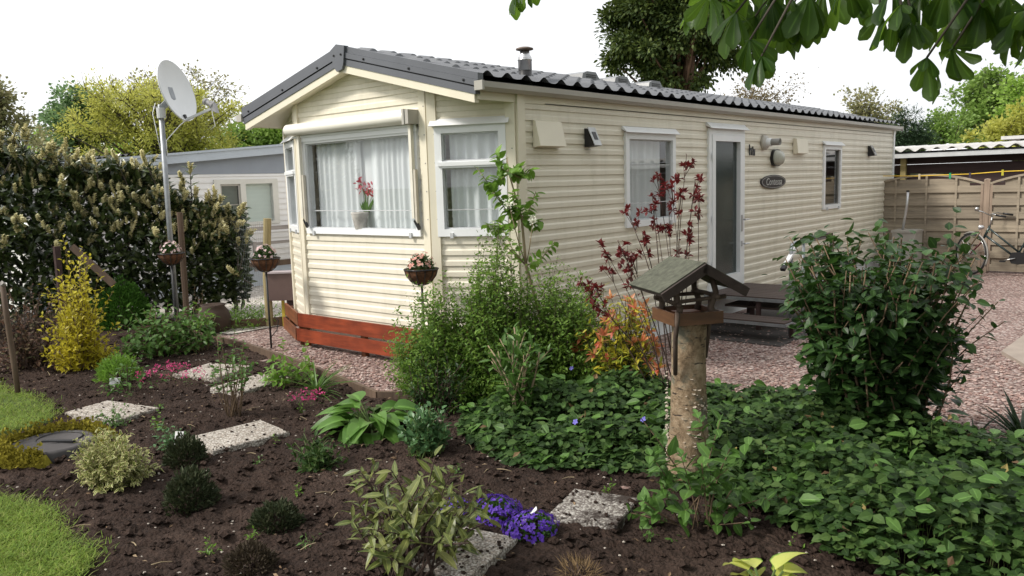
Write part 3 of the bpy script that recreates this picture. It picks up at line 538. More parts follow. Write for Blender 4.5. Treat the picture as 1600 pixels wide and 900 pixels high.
for z in (.6, 1.15, 1.9): wS.box(MB(), u0+.03, u0+.06, z-.04, z+.04, .045, .056).build('hinge', M['upvc'], dr)
g = MB(); g.prism([(.0, .07), (.012, .072), (.085, .0), (.08, -.004), (.012, .03), (0, .03)], wS.n, wS.z, wS.e, wS.at(0, z1+.02), u0-.05, u1+.05); g.build('rain_strip', M['upvc'], fr)
# awning: cassette and folded arms either side of the front window
a0, a1 = -7.345-AX, -5.43-AX
aw = MB().lathe([(.0, -.001), (.052, 0), (.060, .01), (.060, a1-a0-.07), (.058, a1-a0-.065)], wF.at(a0, 2.262, .095), wF.e, 20).build('awning_cassette', plain('awning_white', (.78, .755, .68), .35, .03), car, True)
b = MB(); wF.box(b, a1-.072, a1-.045, 2.195, 2.33, .02, .165); wF.box(b, a1-.045, a1-.0, 2.20, 2.325, .022, .155); b.build('end_cap', M['gutter'], aw)
b = MB(); wF.box(b, a0+.03, a1-.07, 2.18, 2.20, .03, .06); b.build('mounting_rail', M['upvc'], aw)
for q in (a0+.135, a1-.085):
    b = MB(); wF.box(b, q, q+.032, 1.36, 2.22, .05, .085); ar = b.build('awning_arm', plain('awning_arm', (.70, .67, .58), .4), aw)
    b = MB(); wF.box(b, q+.034, q+.062, 1.30, 1.80, .048, .078); b.build('lower_arm', plain('awning_lever', (.52, .48, .40), .4), ar)
    b = MB(); b.bar(wF.at(q+.02, 1.345, .065), wF.at(q+.085, 1.265, .075), .022, .03); b.build('lever', M['black'], ar)
# covers, lamps, flue outlet, nameplate on the long wall
def side(Y, z, d=0): return V3(XR+d, Y, z)
def wedge(Y0, Y1, z0, z1, dt, db): return MB().prism([(0, z1), (dt, z1-.01), (db, z0), (0, z0-.01)], (1, 0, 0), (0, 0, 1), (0, 1, 0), (XR+.012, 0, 0), Y0, Y1)
wedge(5.68, 6.06, 1.97, 2.20, .03, .085).build('vent_cover', M['creamtrim'], car)
wedge(11.56, 11.96, 1.95, 2.165, .05, .075).build('vent_cover', M['creamtrim'], car)
for Y, z, mm in ((6.52, 2.065, M['lightgrey']), (14.93, 2.02, M['grey'])):
    o = wedge(Y-.06, Y+.06, z-.085, z+.085, .03, .11).build('solar_lamp', M['black'], car)
    b = MB().prism([(.034, z+.088), (.115, z-.083), (.122, z-.080), (.041, z+.092)], (1, 0, 0), (0, 0, 1), (0, 1, 0), (XR+.012, 0, 0), Y-.058, Y+.058); b.build('faceplate', mm, o)
    b = MB().prism([(.055, z+.045), (.088, z-.03), (.099, z-.026), (.066, z+.049)], (1, 0, 0), (0, 0, 1), (0, 1, 0), (XR+.013, 0, 0), Y-.03, Y+.03); b.build('solar_cell', M['black'], o)
fo = MB().lathe([(.10, 0), (.10, .03), (.085, .05), (.06, .055)], side(10.55, 2.085, .01), (1, 0, 0), 20, True).build('flue_outlet', M['gutter'], car, True)
MB().lathe([(.055, .05), (.055, .11), (.046, .115)], side(10.55, 2.085, .01), (1, 0, 0), 16).build('collar', M['upvc'], fo, True); MB().lathe([(.045, .1), (.045, .23), (.040, .23), (.040, .12), (0, .12)], side(10.55, 2.085, .01), (1, 0, 0), 16).build('pipe', M['grey'], fo, True)
def ov(ry, rz, k=28, p=2.0): return [(ry*np.sign(cos(a))*abs(cos(a))**(2/p), rz*np.sign(sin(a))*abs(sin(a))**(2/p)) for a in np.arange(k)*2*pi/k]
lp = MB().prism(ov(.155, .115, 28, 2.6), (0, 1, 0), (0, 0, 1), (1, 0, 0), side(10.93, 1.885), .012, .05).build('bulkhead_lamp', M['black'], car)
b = MB()
for k in range(6):
    f0, f1 = cos(k*pi/12), cos((k+1)*pi/12)
    A = np.array(ov(.143*f0, .105*f0, 28, 2.6)); B = np.array(ov(.143*f1, .105*f1, 28, 2.6)); n = 28; i = np.arange(n)
    h0, h1 = .05+.085*sin(k*pi/12), .05+.085*sin((k+1)*pi/12)
    b.add(np.concatenate([np.stack([XR+h0+0*A[:, 0], 10.93+A[:, 0], 1.885+A[:, 1]], -1), np.stack([XR+h1+0*B[:, 0], 10.93+B[:, 0], 1.885+B[:, 1]], -1)]), np.stack([i, (i+1) % n, (i+1) % n+n, i+n], -1))
b.build('lamp_shade', M['lampglass'], lp, True)
sg_ = MB().prism(ov(.41, .094, 40), (0, 1, 0), (0, 0, 1), (1, 0, 0), side(10.86, 1.562), .012, .028).build('nameplate', M['sign'], car)
b = MB(); A = np.array(ov(.385, .082, 48)); B = np.array(ov(.375, .077, 48)); i = np.arange(48); j = (i+1) % 48
b.add(np.concatenate([np.stack([XR+.0305+0*A[:, 0], 10.86+A[:, 0], 1.562+A[:, 1]], -1), np.stack([XR+.0305+0*B[:, 0], 10.86+B[:, 0], 1.562+B[:, 1]], -1)]), np.stack([i, j, j+48, i+48], -1)); b.build('border_line', M['signtext'], sg_)
def lettering(txt, size, loc, rot, mat, parent, sx=1.0, shear=0.0):
    cu = bpy.data.curves.new('lettering', 'FONT'); cu.body = txt; cu.size = size; cu.align_x = 'CENTER'; cu.align_y = 'CENTER'; cu.extrude = .0015; cu.shear = shear; cu.resolution_u = 3
    o = bpy.data.objects.new('lettering_curve', cu); S.collection.objects.link(o)
    me = bpy.data.meshes.new_from_object(o.evaluated_get(bpy.context.evaluated_depsgraph_get())); S.collection.objects.unlink(o); bpy.data.objects.remove(o)
    me.name = 'lettering'; n = bpy.data.objects.new('lettering', me); S.collection.objects.link(n); me.materials.clear(); me.materials.append(mat)
    n.parent = parent; n.location = V3(*loc)-wloc(parent); n.rotation_euler = rot; n.scale = (sx, 1, 1); return n
lettering('Contessa', .135, (XR+.031, 10.86, 1.560), (pi/2, 0, pi/2), M['signtext'], sg_, 1.05, .22)
# two little animal figures fixed beside the door
def figure(Y, z, s, lab):
    b = MB(); c = (1, 0, 0)
    b.prism([(-.035*s, 0), (.03*s, .01*s), (.04*s, .045*s), (-.03*s, .04*s)], (0, 1, 0), (0, 0, 1), c, side(Y, z), .014, .022)
    for y in (-.032, -.018, .02, .033): b.prism([(y*s-.005, -.055*s), (y*s+.004, -.055*s), (y*s+.006, .012*s), (y*s-.006, .012*s)], (0, 1, 0), (0, 0, 1), c, side(Y, z), .015, .021)
    b.prism([(-.035*s, .03*s), (-.018*s, .035*s), (-.03*s, .085*s), (-.05*s, .08*s), (-.045*s, .065*s)], (0, 1, 0), (0, 0, 1), c, side(Y, z), .0145, .0215)
    tag(b.build('wall_ornament', M['black'], loc=side(Y, z)), lab, 'ornament', 'black animal figures on the caravan wall')
p = onX(1171, 236, XR); figure(p[1], p[2], 1.0, 'small black four legged animal silhouette on cream wall, nearer the door'); p = onX(1176, 237.5, XR); figure(p[1], p[2], .85, 'smaller black animal silhouette on cream wall, nearer the oval lamp')

# curtains and things behind the glass
def curtain(wall, u0, u1, z0, z1, d, lab, seed, amp=.013, per=.10):
    rng = np.random.default_rng(seed); us = np.linspace(u0, u1, max(12, int((u1-u0)/.008))); zs = np.linspace(z0, z1, 8)
    U, Z = np.meshgrid(us, zs, indexing='ij'); ph = np.cumsum(np.full(len(us), us[1]-us[0])*(2*pi/per)*(.55+.9*vnoise(us*7+seed, us*0, seed)))
    D = -d-amp*(np.sin(ph)[:, None]*(.55+.45*(z1-Z)/(z1-z0)*.6+.3)+.5*np.sin(ph*.37+2+seed)[:, None])
    P = wall.P+wall.e*U[..., None]+wall.z*Z[..., None]+wall.n*D[..., None]; n, m = U.shape; i = np.arange(n-1)[:, None]*m; j = np.arange(m-1)[None]
    b = MB().add(P.reshape(-1, 3), np.stack([i+j, i+m+j, i+m+j+1, i+j+1], -1).reshape(-1, 4)); return tag(b.build('curtain', M['curtain'], smooth=True, loc=wall.at((u0+u1)/2, z0, -d)), lab, 'curtain', 'net curtains in the caravan windows')
curtain(wF, .20, .90, 1.235, 2.12, .085, 'white net curtain left of the orchid in large front window', 1)
curtain(wF, 1.08, 1.82, 1.235, 2.12, .085, 'white net curtain right of the orchid in large front window', 2)
curtain(wF, .86, 1.12, 1.235, 2.12, .13, 'flat thin net behind the orchid in large front window', 8, .006, .2)
curtain(wR, .17, .68, 1.235, 2.12, .08, 'white net curtain in two part window at the front right corner', 3, .016, .12)
curtain(wL, LR-.64, LR-.12, 1.235, 2.12, .08, 'white net curtain in narrow window at the front left corner', 4)
curtain(wS, hW[0]+.06, hW[1]-.11, 1.20, 2.08, .10, 'white net curtain in side window behind the dark red shrub', 5, .016, .13)
p = onY(573, 356, 5.20); ot = thing('plant_pot', 'grey weathered stone flower pot standing on front window sill', 'flower pot', (p[0], 5.125+.0, 1.25))
MB().lathe([(.055, 0), (.075, .10), (.088, .15), (.085, .165), (.07, .16), (.06, .12), (0, .12)], (p[0], 5.125+.0, 1.25), seg=20).build('pot', M['potgrey'], ot, True)
orc = thing('orchid', 'red flowering orchid in the grey pot behind front window', 'orchid', (p[0], 5.215, 1.39)); O = V3(p[0], 5.215, 1.39)
b = MB(); s = MB(); q = MB(); rng = np.random.default_rng(5)
for a in range(6): b.leaves([O], [(cos(a*1.05)*.5, sin(a*1.05)*.4, .55+.3*(a % 2))], [(cos(a*1.05), sin(a*1.05), .8)], rng.uniform(.13, .2), LANCE, 1.3)
for tx, tz in ((-.05, .30), (.07, .24)):
    T = O+V3(tx, -.02, tz); s.tube([O, O+V3(tx*.3, 0, tz*.6), T], .006, 5)
    n = 26; c = T+rng.normal(0, 1, (n, 3))*V3(.028, .02, .035); q.leaves(c, rng.normal(0, 1, (n, 3)), rng.normal(0, 1, (n, 3))+V3(0, -1.5, 0), rng.uniform(.03, .045, n), PETAL)
b.build('leaves', LM['hosta'], orc); s.build('stem', M['stemg'], orc); q.build('blossom', LM['orchid'], orc)
bx = thing('tower_fan', 'slim white upright box standing behind net curtain of side window', 'appliance', (XR-.30, 7.93, .2)); b = MB(); b.box((XR-.36, 7.87, .2), (XR-.26, 7.99, 1.66)); b.build('housing', M['upvc'], bx); b = MB(); b.box((XR-.259, 7.915, .9), (XR-.256, 7.945, 1.55)); b.build('grille', M['lightgrey'], bx)
for px, py, s_, lab in ():
    pass

# ================================================================== red plank fence round the caravan's foot
lf = thing('low_plank_fence', 'low red stained two plank fence round the front foot of caravan', 'low fence', (-6.3, 5.0, 0))
pts = [V3(-8.12, 5.38, 0), V3(-7.315, 4.995, 0), V3(-5.30, 4.995, 0), V3(-4.55, 5.36, 0)]
for k, (p, q) in enumerate(zip(pts[:-1], pts[1:])):
    mat = M['redbrown'] if k == 0 else M['red']; d = unit(q-p); nn = V3(d[1], -d[0], 0); L = np.linalg.norm(q-p)  # left run takes a browner copy of the red, painting it as unlit
    for (z0, z1, dd) in ((.212, .352, 0), (.062, .192, .028)):
        b = MB().obox(p, d, (0, 0, 1), nn, (.003 if k else .0, z0, dd), (L-(.003 if k < 2 else 0), z1, dd+.022)); b.build('plank', mat, lf)
    for u in ((.12, L-.1) if k != 1 else (.05, L/2, L-.1)):
        b = MB().obox(p, d, (0, 0, 1), nn, (u, -.05, -.05), (u+.06, .33, -.002)); b.build('post', M['redbrown'], lf)
b = MB().box((-7.25, 5.12, -.05), (-5.4, 5.16, .13)); b.box((XR-.2, YC, -.2), (XR-.17, YC+.3, .11)); b.build('footing_board', M['concrete'], lf)

# ================================================================== doorstep
GZ = -.12
mat_ = MB().box((-4.52, 8.08, GZ-.03), (-3.33, 10.3, GZ+.012)).build('doormat_paving', M['rubber'], loc=(-3.9, 9.1, GZ)); tag(mat_, 'dark flat paving pad under the wooden doorsteps', 'paving')
dk = thing('doorstep', 'dark wooden landing with lower step and tubular metal handrail at caravan door', 'steps', (-4.0, 9.2, GZ))
def boards(nm, x0, x1, y0, y1, z, n, mat):
    b = MB(); wy = (y1-y0)/n
    for k in range(n): b.box((x0, y0+k*wy+.004, z-.025), (x1, y0+(k+1)*wy-.004, z))
    return b.build(nm, mat, dk)
boards('landing', -4.56, -3.56, 8.80, 9.95, .275, 9, M['deck'])
boards('step', -4.45, -3.36, 8.26, 8.60, .10, 3, M['deck']); boards('shelf', -4.4, -3.6, 9.0, 9.6, .13, 5, M['deck'])
fr = MB()
for y in (8.785, 9.955): fr.bar((-4.56, y, .245), (-3.55, y, .245), .02, .035)
for x in (-4.555, -3.55): fr.bar((x, 8.785, .245), (x, 9.955, .245), .02, .035)
fr.bar((-4.46, 8.25, .07), (-3.35, 8.25, .07), .02, .03); fr.bar((-3.352, 8.25, .07), (-3.352, 9.5, .07), .02, .03); fr.bar((-4.45, 8.25, .07), (-4.45, 8.9, .07), .02, .03)
fr.build('metal_edge', M['galv'], dk)
for x, y in ((-4.5, 8.83), (-3.9, 8.83), (-4.5, 9.9), (-3.62, 9.9), (-4.1, 9.1)): MB().bar((x, y, GZ), (x, y, .25), .045, .045, (1, 0, 0)).build('leg', M['darkwood'], dk)
for x, y in ((-4.4, 8.3), (-3.40, 8.56)): MB().bar((x, y, GZ), (x, y, .07), .04, .04, (1, 0, 0)).build('leg', M['darkwood'], dk)
hr = MB().tube([(-3.475, 8.70, GZ), (-3.475, 8.70, .84), (-3.475, 8.73, .89), (-3.475, 8.80, .905), (-3.475, 9.85, .905), (-3.475, 9.93, .87), (-3.475, 9.94, GZ)], .02, 8)
hr.tube([(-3.475, 9.05, .90), (-3.475, 9.05, GZ)], .018, 8); h_ = hr.build('handrail', M['galv'], dk, True)
b = MB(); b.bar((-3.475, 8.9, .90), (-3.475, 8.50, .66), .045, .03); b.build('sloping_grip', M['upvc'], h_); b = MB(); b.bar((-3.475, 8.53, .675), (-3.475, 8.47, .64), .05, .036); b.build('grip_end', M['black'], h_)
b = MB(); b.bar((-3.47, 9.0, .93), (-3.47, 9.9, .93), .05, .03); b.build('rail_board', M['darkwood'], h_)
# ================================================================== neighbour's home on the left
NX = -12.57
nb = thing('neighbour_home', 'pale grey clad holiday home with sloping blue grey fascia behind the hedge', 'house', (NX, 8, 0))
b = MB(); zc = np.arange(.34, 1.945, .098); NH = (7.10, 8.27, 1.10, 1.84)
for z in zc:
    z1 = min(z+.098, 1.95)
    for y0, y1 in (((4.2, NH[0]), (NH[1], 13.0)) if NH[2] < (z+z1)/2 < NH[3] else ((4.2, 13.0),)):
        b.add([(NX+.016, y0, z), (NX+.016, y1, z), (NX+.002, y1, z1), (NX+.002, y0, z1)], [(0, 1, 2, 3)]); b.add([(NX, y0, z), (NX, y1, z), (NX+.016, y1, z), (NX+.016, y0, z)], [(0, 1, 2, 3)])
b.box((NX-4, 4.2, -.1), (NX-.08, 4.25, 2.1)); b.box((NX-4, 12.95, -.1), (NX-.05, 13, 2.5)); b.build('wall', M['neighbour'], nb)
b = MB(); b.box((NX-.05, 4.2, -.1), (NX-.01, 13, .35)); b.build('skirting', M['bluewhite'], nb)
RS = .0855
def nz_(y): return 2.23+RS*(y-5.73)
b = MB(); b.prism([(4.2, 1.95), (13, 1.95), (13, nz_(13)-.12), (4.2, nz_(4.2)-.12)], (0, 1, 0), (0, 0, 1), (1, 0, 0), (NX, 0, 0), -.04, .012); b.build('gable_board', M['bluegrey'], nb)
b = MB(); b.prism([(3.9, nz_(3.9)-.165), (13.2, nz_(13.2)-.165), (13.2, nz_(13.2)-.03), (3.9, nz_(3.9)-.03)], (0, 1, 0), (0, 0, 1), (1, 0, 0), (NX, 0, 0), .10, .13); b.prism([(3.9, nz_(3.9)-.035), (13.2, nz_(13.2)-.035), (13.2, nz_(13.2)), (3.9, nz_(3.9))], (0, 1, 0), (0, 0, 1), (1, 0, 0), (NX, 0, 0), .09, .15); b.build('fascia', M['palegrey'], nb)
b = MB(); b.prism([(3.9, nz_(3.9)-.05), (13.2, nz_(13.2)-.05), (13.2, nz_(13.2)-.01), (3.9, nz_(3.9)-.01)], (0, 1, 0), (0, 0, 1), (1, 0, 0), (NX, 0, 0), -4.2, .10); b.build('roof', M['bluegrey'], nb)
b = MB(); ys = np.arange(3.6, 5.9, .02); n = len(ys)
for x0, x1 in ((NX-4, NX-.3),): b.add(np.concatenate([np.stack([0*ys+x0, ys, nz_(ys)+.03+.02*np.sin(ys*2*pi/.09)], -1), np.stack([0*ys+x1, ys, nz_(ys)+.03+.02*np.sin(ys*2*pi/.09)], -1)]), np.stack([np.arange(n-1), np.arange(n-1)+n, np.arange(1, n)+n, np.arange(1, n)], -1))
b.build('corrugated_roof', M['groove'], nb)
f = MB()
for y0, y1, z0, z1 in ((NH[0]-.02, NH[0]+.09, 1.08, 1.86), (NH[1]-.09, NH[1]+.02, 1.08, 1.86), (7.56, 7.66, 1.08, 1.86)): f.box((NX-.05, y0, z0), (NX+.035, y1, z1))
for y0, y1 in ((NH[0]+.09, 7.56), (7.66, NH[1]-.09)): f.box((NX-.05, y0, 1.08), (NX+.034, y1, 1.13)); f.box((NX-.05, y0, 1.78), (NX+.034, y1, 1.86))
wn_ = f.build('window', plain('ivory_frame', (.66, .65, .60), .5, .03), nb)
f = MB()
for q in ((7.19, 7.22, 1.13, 1.78), (7.53, 7.56, 1.13, 1.78), (7.22, 7.53, 1.13, 1.16), (7.22, 7.53, 1.75, 1.78), (7.22, 7.53, 1.43, 1.44)): f.box((NX-.03, q[0], q[2]), (NX+.012, q[1], q[3]))
f.build('sash', M['gutter'], wn_)
for y0, y1, mm in ((7.22, 7.53, 'darkglass'), (7.66, 8.18, 'glass')): MB().add([(NX-.01, y0, 1.13), (NX-.01, y1, 1.13), (NX-.01, y1, 1.78), (NX-.01, y0, 1.78)], [(0, 1, 2, 3)]).build('pane', M[mm], wn_)
MB().box((NX-.06, 7.19, 1.1), (NX-.05, 8.2, 1.8)).build('blind', M['blind'], wn_)
# weathered rail in front of it
rl = thing('porch_railing', 'grey weathered wooden railing in front of the pale neighbouring home', 'railing', (NX+.25, 8.0, 0)); X = NX+.25
for z, h, th in ((.98, .07, 'greywood'), (.74, .05, 'greywood')): MB().box((X, 6.55, z), (X+.035, 10.5, z+h)).build('rail', M[th], rl)
MB().box((X, 6.4, .36), (X+.06, 10.5, .45)).build('beam', M['brownwood'], rl)
for y in (6.62, 7.28, 7.55, 8.6, 9.7): MB().box((X+.036, y, .3), (X+.07, y+.06, .80)).build('baluster', M['greywood'], rl)

# wire netting and its posts
def wire(nm, p, q, z0, z1, step, lab):
    p, q = V3(*p), V3(*q); d = q-p; L = np.linalg.norm(d); b = MB(); k = int(L/step)
    T = [[p+d*(i/k)+V3(0, 0, z0), p+d*(i/k)+V3(0, 0, (z0+z1)/2), p+d*(i/k)+V3(0, 0, z1)] for i in range(k+1)]; b.tubes(T, np.full((k+1, 3), .0011), 3)
    m = int((z1-z0)/.095); T = [[p+V3(0, 0, z0+i*.095), p+d*.5+V3(0, 0, z0+i*.095), q+V3(0, 0, z0+i*.095)] for i in range(m+1)]; b.tubes(T, np.full((m+1, 3), .0011), 3)
    return tag(b.build(nm, M['galv'], loc=(p+q)/2), lab, 'wire fence')
wire('wire_fence', (-8.70, 5.52, 0), (-10.5, 5.95, 0), .12, 1.28, .075, 'thin wire netting between pale wooden post and the flowering hedge')
pp = G(422, 513, 0); po = MB().tube([(-8.70, 5.51, -.1), (-8.70, 5.51, .6), (-8.66, 5.55, 1.32)], .048, 10).build('fence_post', M['palewood'], smooth=False, loc=(-8.7, 5.51, 0)); tag(po, 'round pale green wooden post behind the middle hanging basket', 'post')
g2 = atG(292, 330, (-9.75, 4.9)); po = MB().tube([(-9.72, 4.98, -.1), (-9.70, 4.99, 1.42)], .036, 8).build('fence_post', M['brownwood'], loc=(-9.72, 4.98, 0)); tag(po, 'brown wooden post against hedge right behind the satellite dish pole', 'post')
mb_ = thing('letter_box', 'brown flat fronted letter box on dark post beside the caravan bay', 'letter box', (-8.5, 5.66, 0))
d = unit(V3(.76, .65, 0)); n_ = V3(d[1], -d[0], 0)
MB().obox((-8.52, 5.64, 0), d, (0, 0, 1), n_, (-.19, .33, -.09), (.19, .66, .09)).build('box', plain('brown_metal', (.13, .085, .075), .5, .15, 4), mb_); MB().obox((-8.52, 5.64, 0), d, (0, 0, 1), n_, (-.2, .66, -.1), (.2, .68, .11)).build('lid', plain('pinkish_lid', (.42, .36, .37), .5), mb_)
MB().obox((-8.49, 5.67, 0), d, (0, 0, 1), n_, (-.02, -.1, -.05), (.09, .33, .05)).build('post', M['darkwood'], mb_)
yk = MB().obox((-8.56, 5.62, 0), d, (0, 0, 1), n_, (-.015, -.05, -.02), (.02, .36, .01)).build('stake', M['ylwstake'], loc=(-8.56, 5.62, 0)); tag(yk, 'yellow stake standing under the brown letter box', 'stake')
eb = MB(); eb.bar((-9.55, 4.25, .05), (-8.55, 5.72, .05), .03, .12); eb.build('edging_board', M['edging'], loc=(-9.1, 4.9, 0)); tag(S.objects['edging_board'], 'red brown edging board along the pale gravel by letter box', 'edging')
e2 = MB(); P = [(-8.95, 4.60), (-7.6, 4.52), (-6.33, 4.30), (-5.5, 4.12), (-4.84, 3.97), (-4.5, 4.2)]
for a, c in zip(P[:-1], P[1:]): e2.bar((*a, .03), (*c, .03), .035, .10)
tag(e2.build('edging_board', M['brownwood'], loc=(-6.5, 4.3, 0)), 'low timber edging between dark soil and pink gravel before the caravan', 'edging')

# ================================================================== satellite dish
dp = V3(-9.53, 4.76, 0)
dt = thing('satellite_dish', 'white oval satellite dish on tall galvanised pole in front of hedge', 'satellite dish', dp)
top = V3(-9.52, 4.77, 2.70); MB().tube([dp+V3(0, 0, -.1), dp+V3(0, 0, 1.4), top], .031, 12).build('pole', M['galv'], dt, True)
dc = V3(-9.42, 4.93, 2.855)
fw = unit(V3(.86, .46, .27)); up = unit(V3(0, 0, 1)-fw*fw[2]); rt = np.cross(up, fw)
tc, bc = (atG(268, 97, dc)+atG(283, 187, dc))/2, None
b = MB(); R1, R2 = .365, .315; nr, ns = 9, 40
def dishsurf(off):
    Vv = []
    for i in range(nr):
        r = i/(nr-1)
        for k in range(ns):
            a = k*2*pi/ns; Vv.append(dc+up*R1*r*cos(a)+rt*R2*r*sin(a)+fw*(.085*r*r-.07+off))
    return np.array(Vv)
i = np.arange(nr-1)[:, None]*ns; j = np.arange(ns)[None]; j2 = (j+1) % ns; F = np.stack([i+j, i+j2, i+ns+j2, i+ns+j], -1).reshape(-1, 4)
b.add(dishsurf(0), F); b.add(dishsurf(-.012), F[:, ::-1]); A = dishsurf(0)[-ns:]; B = dishsurf(-.012)[-ns:]; k = np.arange(ns); b.add(np.concatenate([A+fw*.006+unit(A-dc)*.006, B+unit(B-dc)*.006, A*1.0, B*1.0]), np.concatenate([np.stack([k, (k+1) % ns, (k+1) % ns+ns, k+ns], -1), np.stack([k, k+2*ns, (k+1) % ns+2*ns, (k+1) % ns], -1)]))
b.build('reflector', M['dish'], dt, True)
b = MB(); bk = dc-fw*.09-up*.05; b.bar(bk+up*.12, bk-up*.12, .09, .05, fw); b.bar(bk, top-V3(0, 0, .05), .06, .07); b.build('bracket', M['galv'], dt); MB().lathe([(.05, -.06), (.05, .06)], top-V3(0, 0, .10), seg=12, cap=True).build('clamp', M['lightgrey'], dt); MB().bar(top+V3(-.07, -.06, -.03), top+V3(.06, .06, -.03), .012, .02).build('clamp_bolt', M['grey'], dt)
ba = dc-up*(R1-.01)+fw*.0; lb = atG(322, 178, dc)+fw*.05
lb = dc+fw*.37-up*.335
arm = MB(); arm.bar(ba-fw*.03, lb, .028, .028, up); arm.build('feed_arm', M['lightgrey'], dt)
hd = MB(); q = unit(dc+fw*.0-lb); hd.lathe([(0, -.045), (.045, -.045), (.045, -.02), (.03, -.01), (.028, .05), (.038, .06), (.038, .085), (0, .09)], lb+up*.055, q, 16); hd.obox(lb-q*.05, rt, up, q, (-.035, -.02, -.03), (.035, .10, .03)); hd.build('receiver', plain('lnb_grey', (.33, .32, .33), .45), dt)
MB().tube([lb, lb+V3(.02, .0, -.10), lb+V3(0, .03, -.2), lb+V3(-.06, 0, -.24)], .005, 5).build('cable', M['upvc'], dt, True); MB().tube([ba, ba+V3(-.06, -.05, -.06), top+V3(.03, .02, -.42), top+V3(.02, .02, -.6)], .006, 5).build('cable', M['upvc'], dt, True); MB().tube([top+V3(-.04, -.04, .02), top+V3(-.07, -.07, -.1), top+V3(-.05, -.05, -.3), top+V3(-.01, -.04, -.55)], .005, 5).build('cable', M['upvc'], dt, True)
b = MB(); b.obox(ba+up*.035+fw*.0, rt, up, fw, (-.02, -.02, -.005), (.02, .03, .015)); b.build('badge', M['black'], dt)

# ================================================================== things in the bed
def soil_at(x, y): return float(soilz(np.array(x), np.array(y)))
SLABS = [('slab', [(270, 583), (330, 567), (393, 571), (337, 591)], 'washed pebble paving slab beyond the pink flowers, farthest from viewer'),
         ('slab', [(335, 602), (415, 583), (442, 590), (371, 616)], 'washed pebble paving slab behind the bare rose canes, beside pale hydrangea'),
         ('slab', [(117, 641), (178, 622), (239, 640), (166, 660)], 'washed pebble paving slab between mossy well cover and lime green tuft'),
         ('slab', [(295, 683), (410, 655), (450, 675), (330, 704)], 'cleanest bright pebble paving slab beside the white plant marker in mid bed'),
         ('slab', [(625, 878), (728, 822), (800, 838), (745, 900)], 'washed pebble paving slab half hidden behind the nearest rhododendron'),
         ('slabdirty', [(855, 797), (905, 762), (990, 778), (968, 824)], 'soil stained grey paving slab beside the purple bellflowers and log feeder')]
for mt, px, lab in SLABS:
    P = np.array([G(x, y, .055) for x, y in px]); c = P.mean(0)
    e1 = unit(P[1]-P[0]+P[2]-P[3]); e1[2] = 0; e2_ = V3(-e1[1], e1[0], 0); L1 = (np.linalg.norm(P[1]-P[0])+np.linalg.norm(P[2]-P[3]))/4; L2 = (np.linalg.norm(P[3]-P[0])+np.linalg.norm(P[2]-P[1]))/4
    mb = MB(); b_ = .006
    corners = lambda a: [c+e1*(sx*(L1-a))+e2_*(sy*(L2-a)) for sx, sy in ((-1, -1), (1, -1), (1, 1), (-1, 1))]
    R0 = np.array(corners(0))-V3(0, 0, .06); R1_ = np.array(corners(0))-V3(0, 0, b_); R2_ = np.array(corners(b_)); k = np.arange(4)
    mb.add(np.concatenate([R0, R1_, R2_]), np.concatenate([np.stack([k, (k+1) % 4, (k+1) % 4+4, k+4], -1), np.stack([k+4, (k+1) % 4+4, (k+1) % 4+8, k+8], -1), [[8, 9, 10, 11]]]))
    tag(mb.build('paving_slab', M[mt], loc=c-V3(0, 0, .05)), lab, 'paving slab', 'paving slabs set in the flower bed')
P = np.array([G(x, y, -.09) for x, y in ((1565, 549), (1602, 522), (1665, 548), (1622, 582))]); b = MB(); b.prism([(p[0], p[1]) for p in P], (1, 0, 0), (0, 1, 0), (0, 0, 1), (0, 0, 0), -.13, -.085); tag(b.build('paving_slab', plain('beige_slab', (.30, .25, .21), .85, .15, 4, .4, 120), loc=P.mean(0)), 'plain beige paving slab lying in the pink gravel drive', 'paving slab')

SLABC = [(np.array([G(x, y, .055) for x, y in px]), mt) for mt, px, lab in SLABS]
wc = G(82, 694, .08); wt = thing('well_cover', 'round dark inspection cover ringed with golden moss beside the lawn', 'inspection cover', (wc[0], wc[1], .03))
MB().lathe([(.25, -.05), (.255, .055), (.24, .07), (.22, .07), (.215, .062), (.02, .075), (0, .075)], (wc[0], wc[1], .03), seg=40).build('lid', M['cover'], wt, True)
b = MB(); b.obox((wc[0]+.06, wc[1]+.02, .10), unit(V3(.8, .6, 0)), unit(V3(-.6, .8, 0)), (0, 0, 1), (-.11, -.016, -.01), (.10, .016, .012)); b.lathe([(.13, 0), (.135, .006), (.14, 0)], (wc[0]-.04, wc[1]+.06, .098), seg=28); b.build('grip', M['groove'], wt)
rng = np.random.default_rng(11); n = 5200; a = rng.uniform(radians(70), radians(330), n); r = .285+rng.normal(0, .04, n); zz = .03+np.abs(rng.normal(.03, .035, n))*np.exp(-((r-.285)/.055)**2)+.03
mP = np.stack([wc[0]+r*np.cos(a), wc[1]+r*np.sin(a), zz], -1); mD = np.stack([np.cos(a)*(r-.28)*8, np.sin(a)*(r-.28)*8, 0*a+.6], -1)+rng.normal(0, .45, (n, 3))
ms = MB().leaves(mP, mD, rng.normal(0, 1, (n, 3)), rng.uniform(.014, .03, n), TINY)
tb = MB().lathe([(.225, .0), (.24, .03), (.27, .06), (.31, .05), (.335, .02), (.345, -.04)], (wc[0], wc[1], .03), seg=36); V_ = tb.V[0]
an = np.arctan2(V_[:, 1]-wc[1], V_[:, 0]-wc[0]); an = np.where(an < 0, an+2*pi, an); V_[:, 2] -= .10*((an < radians(62)) | (an > radians(335)))
ms.add(V_, tb.F[4][0]); ms.build('moss_ring', M['moss'], wt, False)

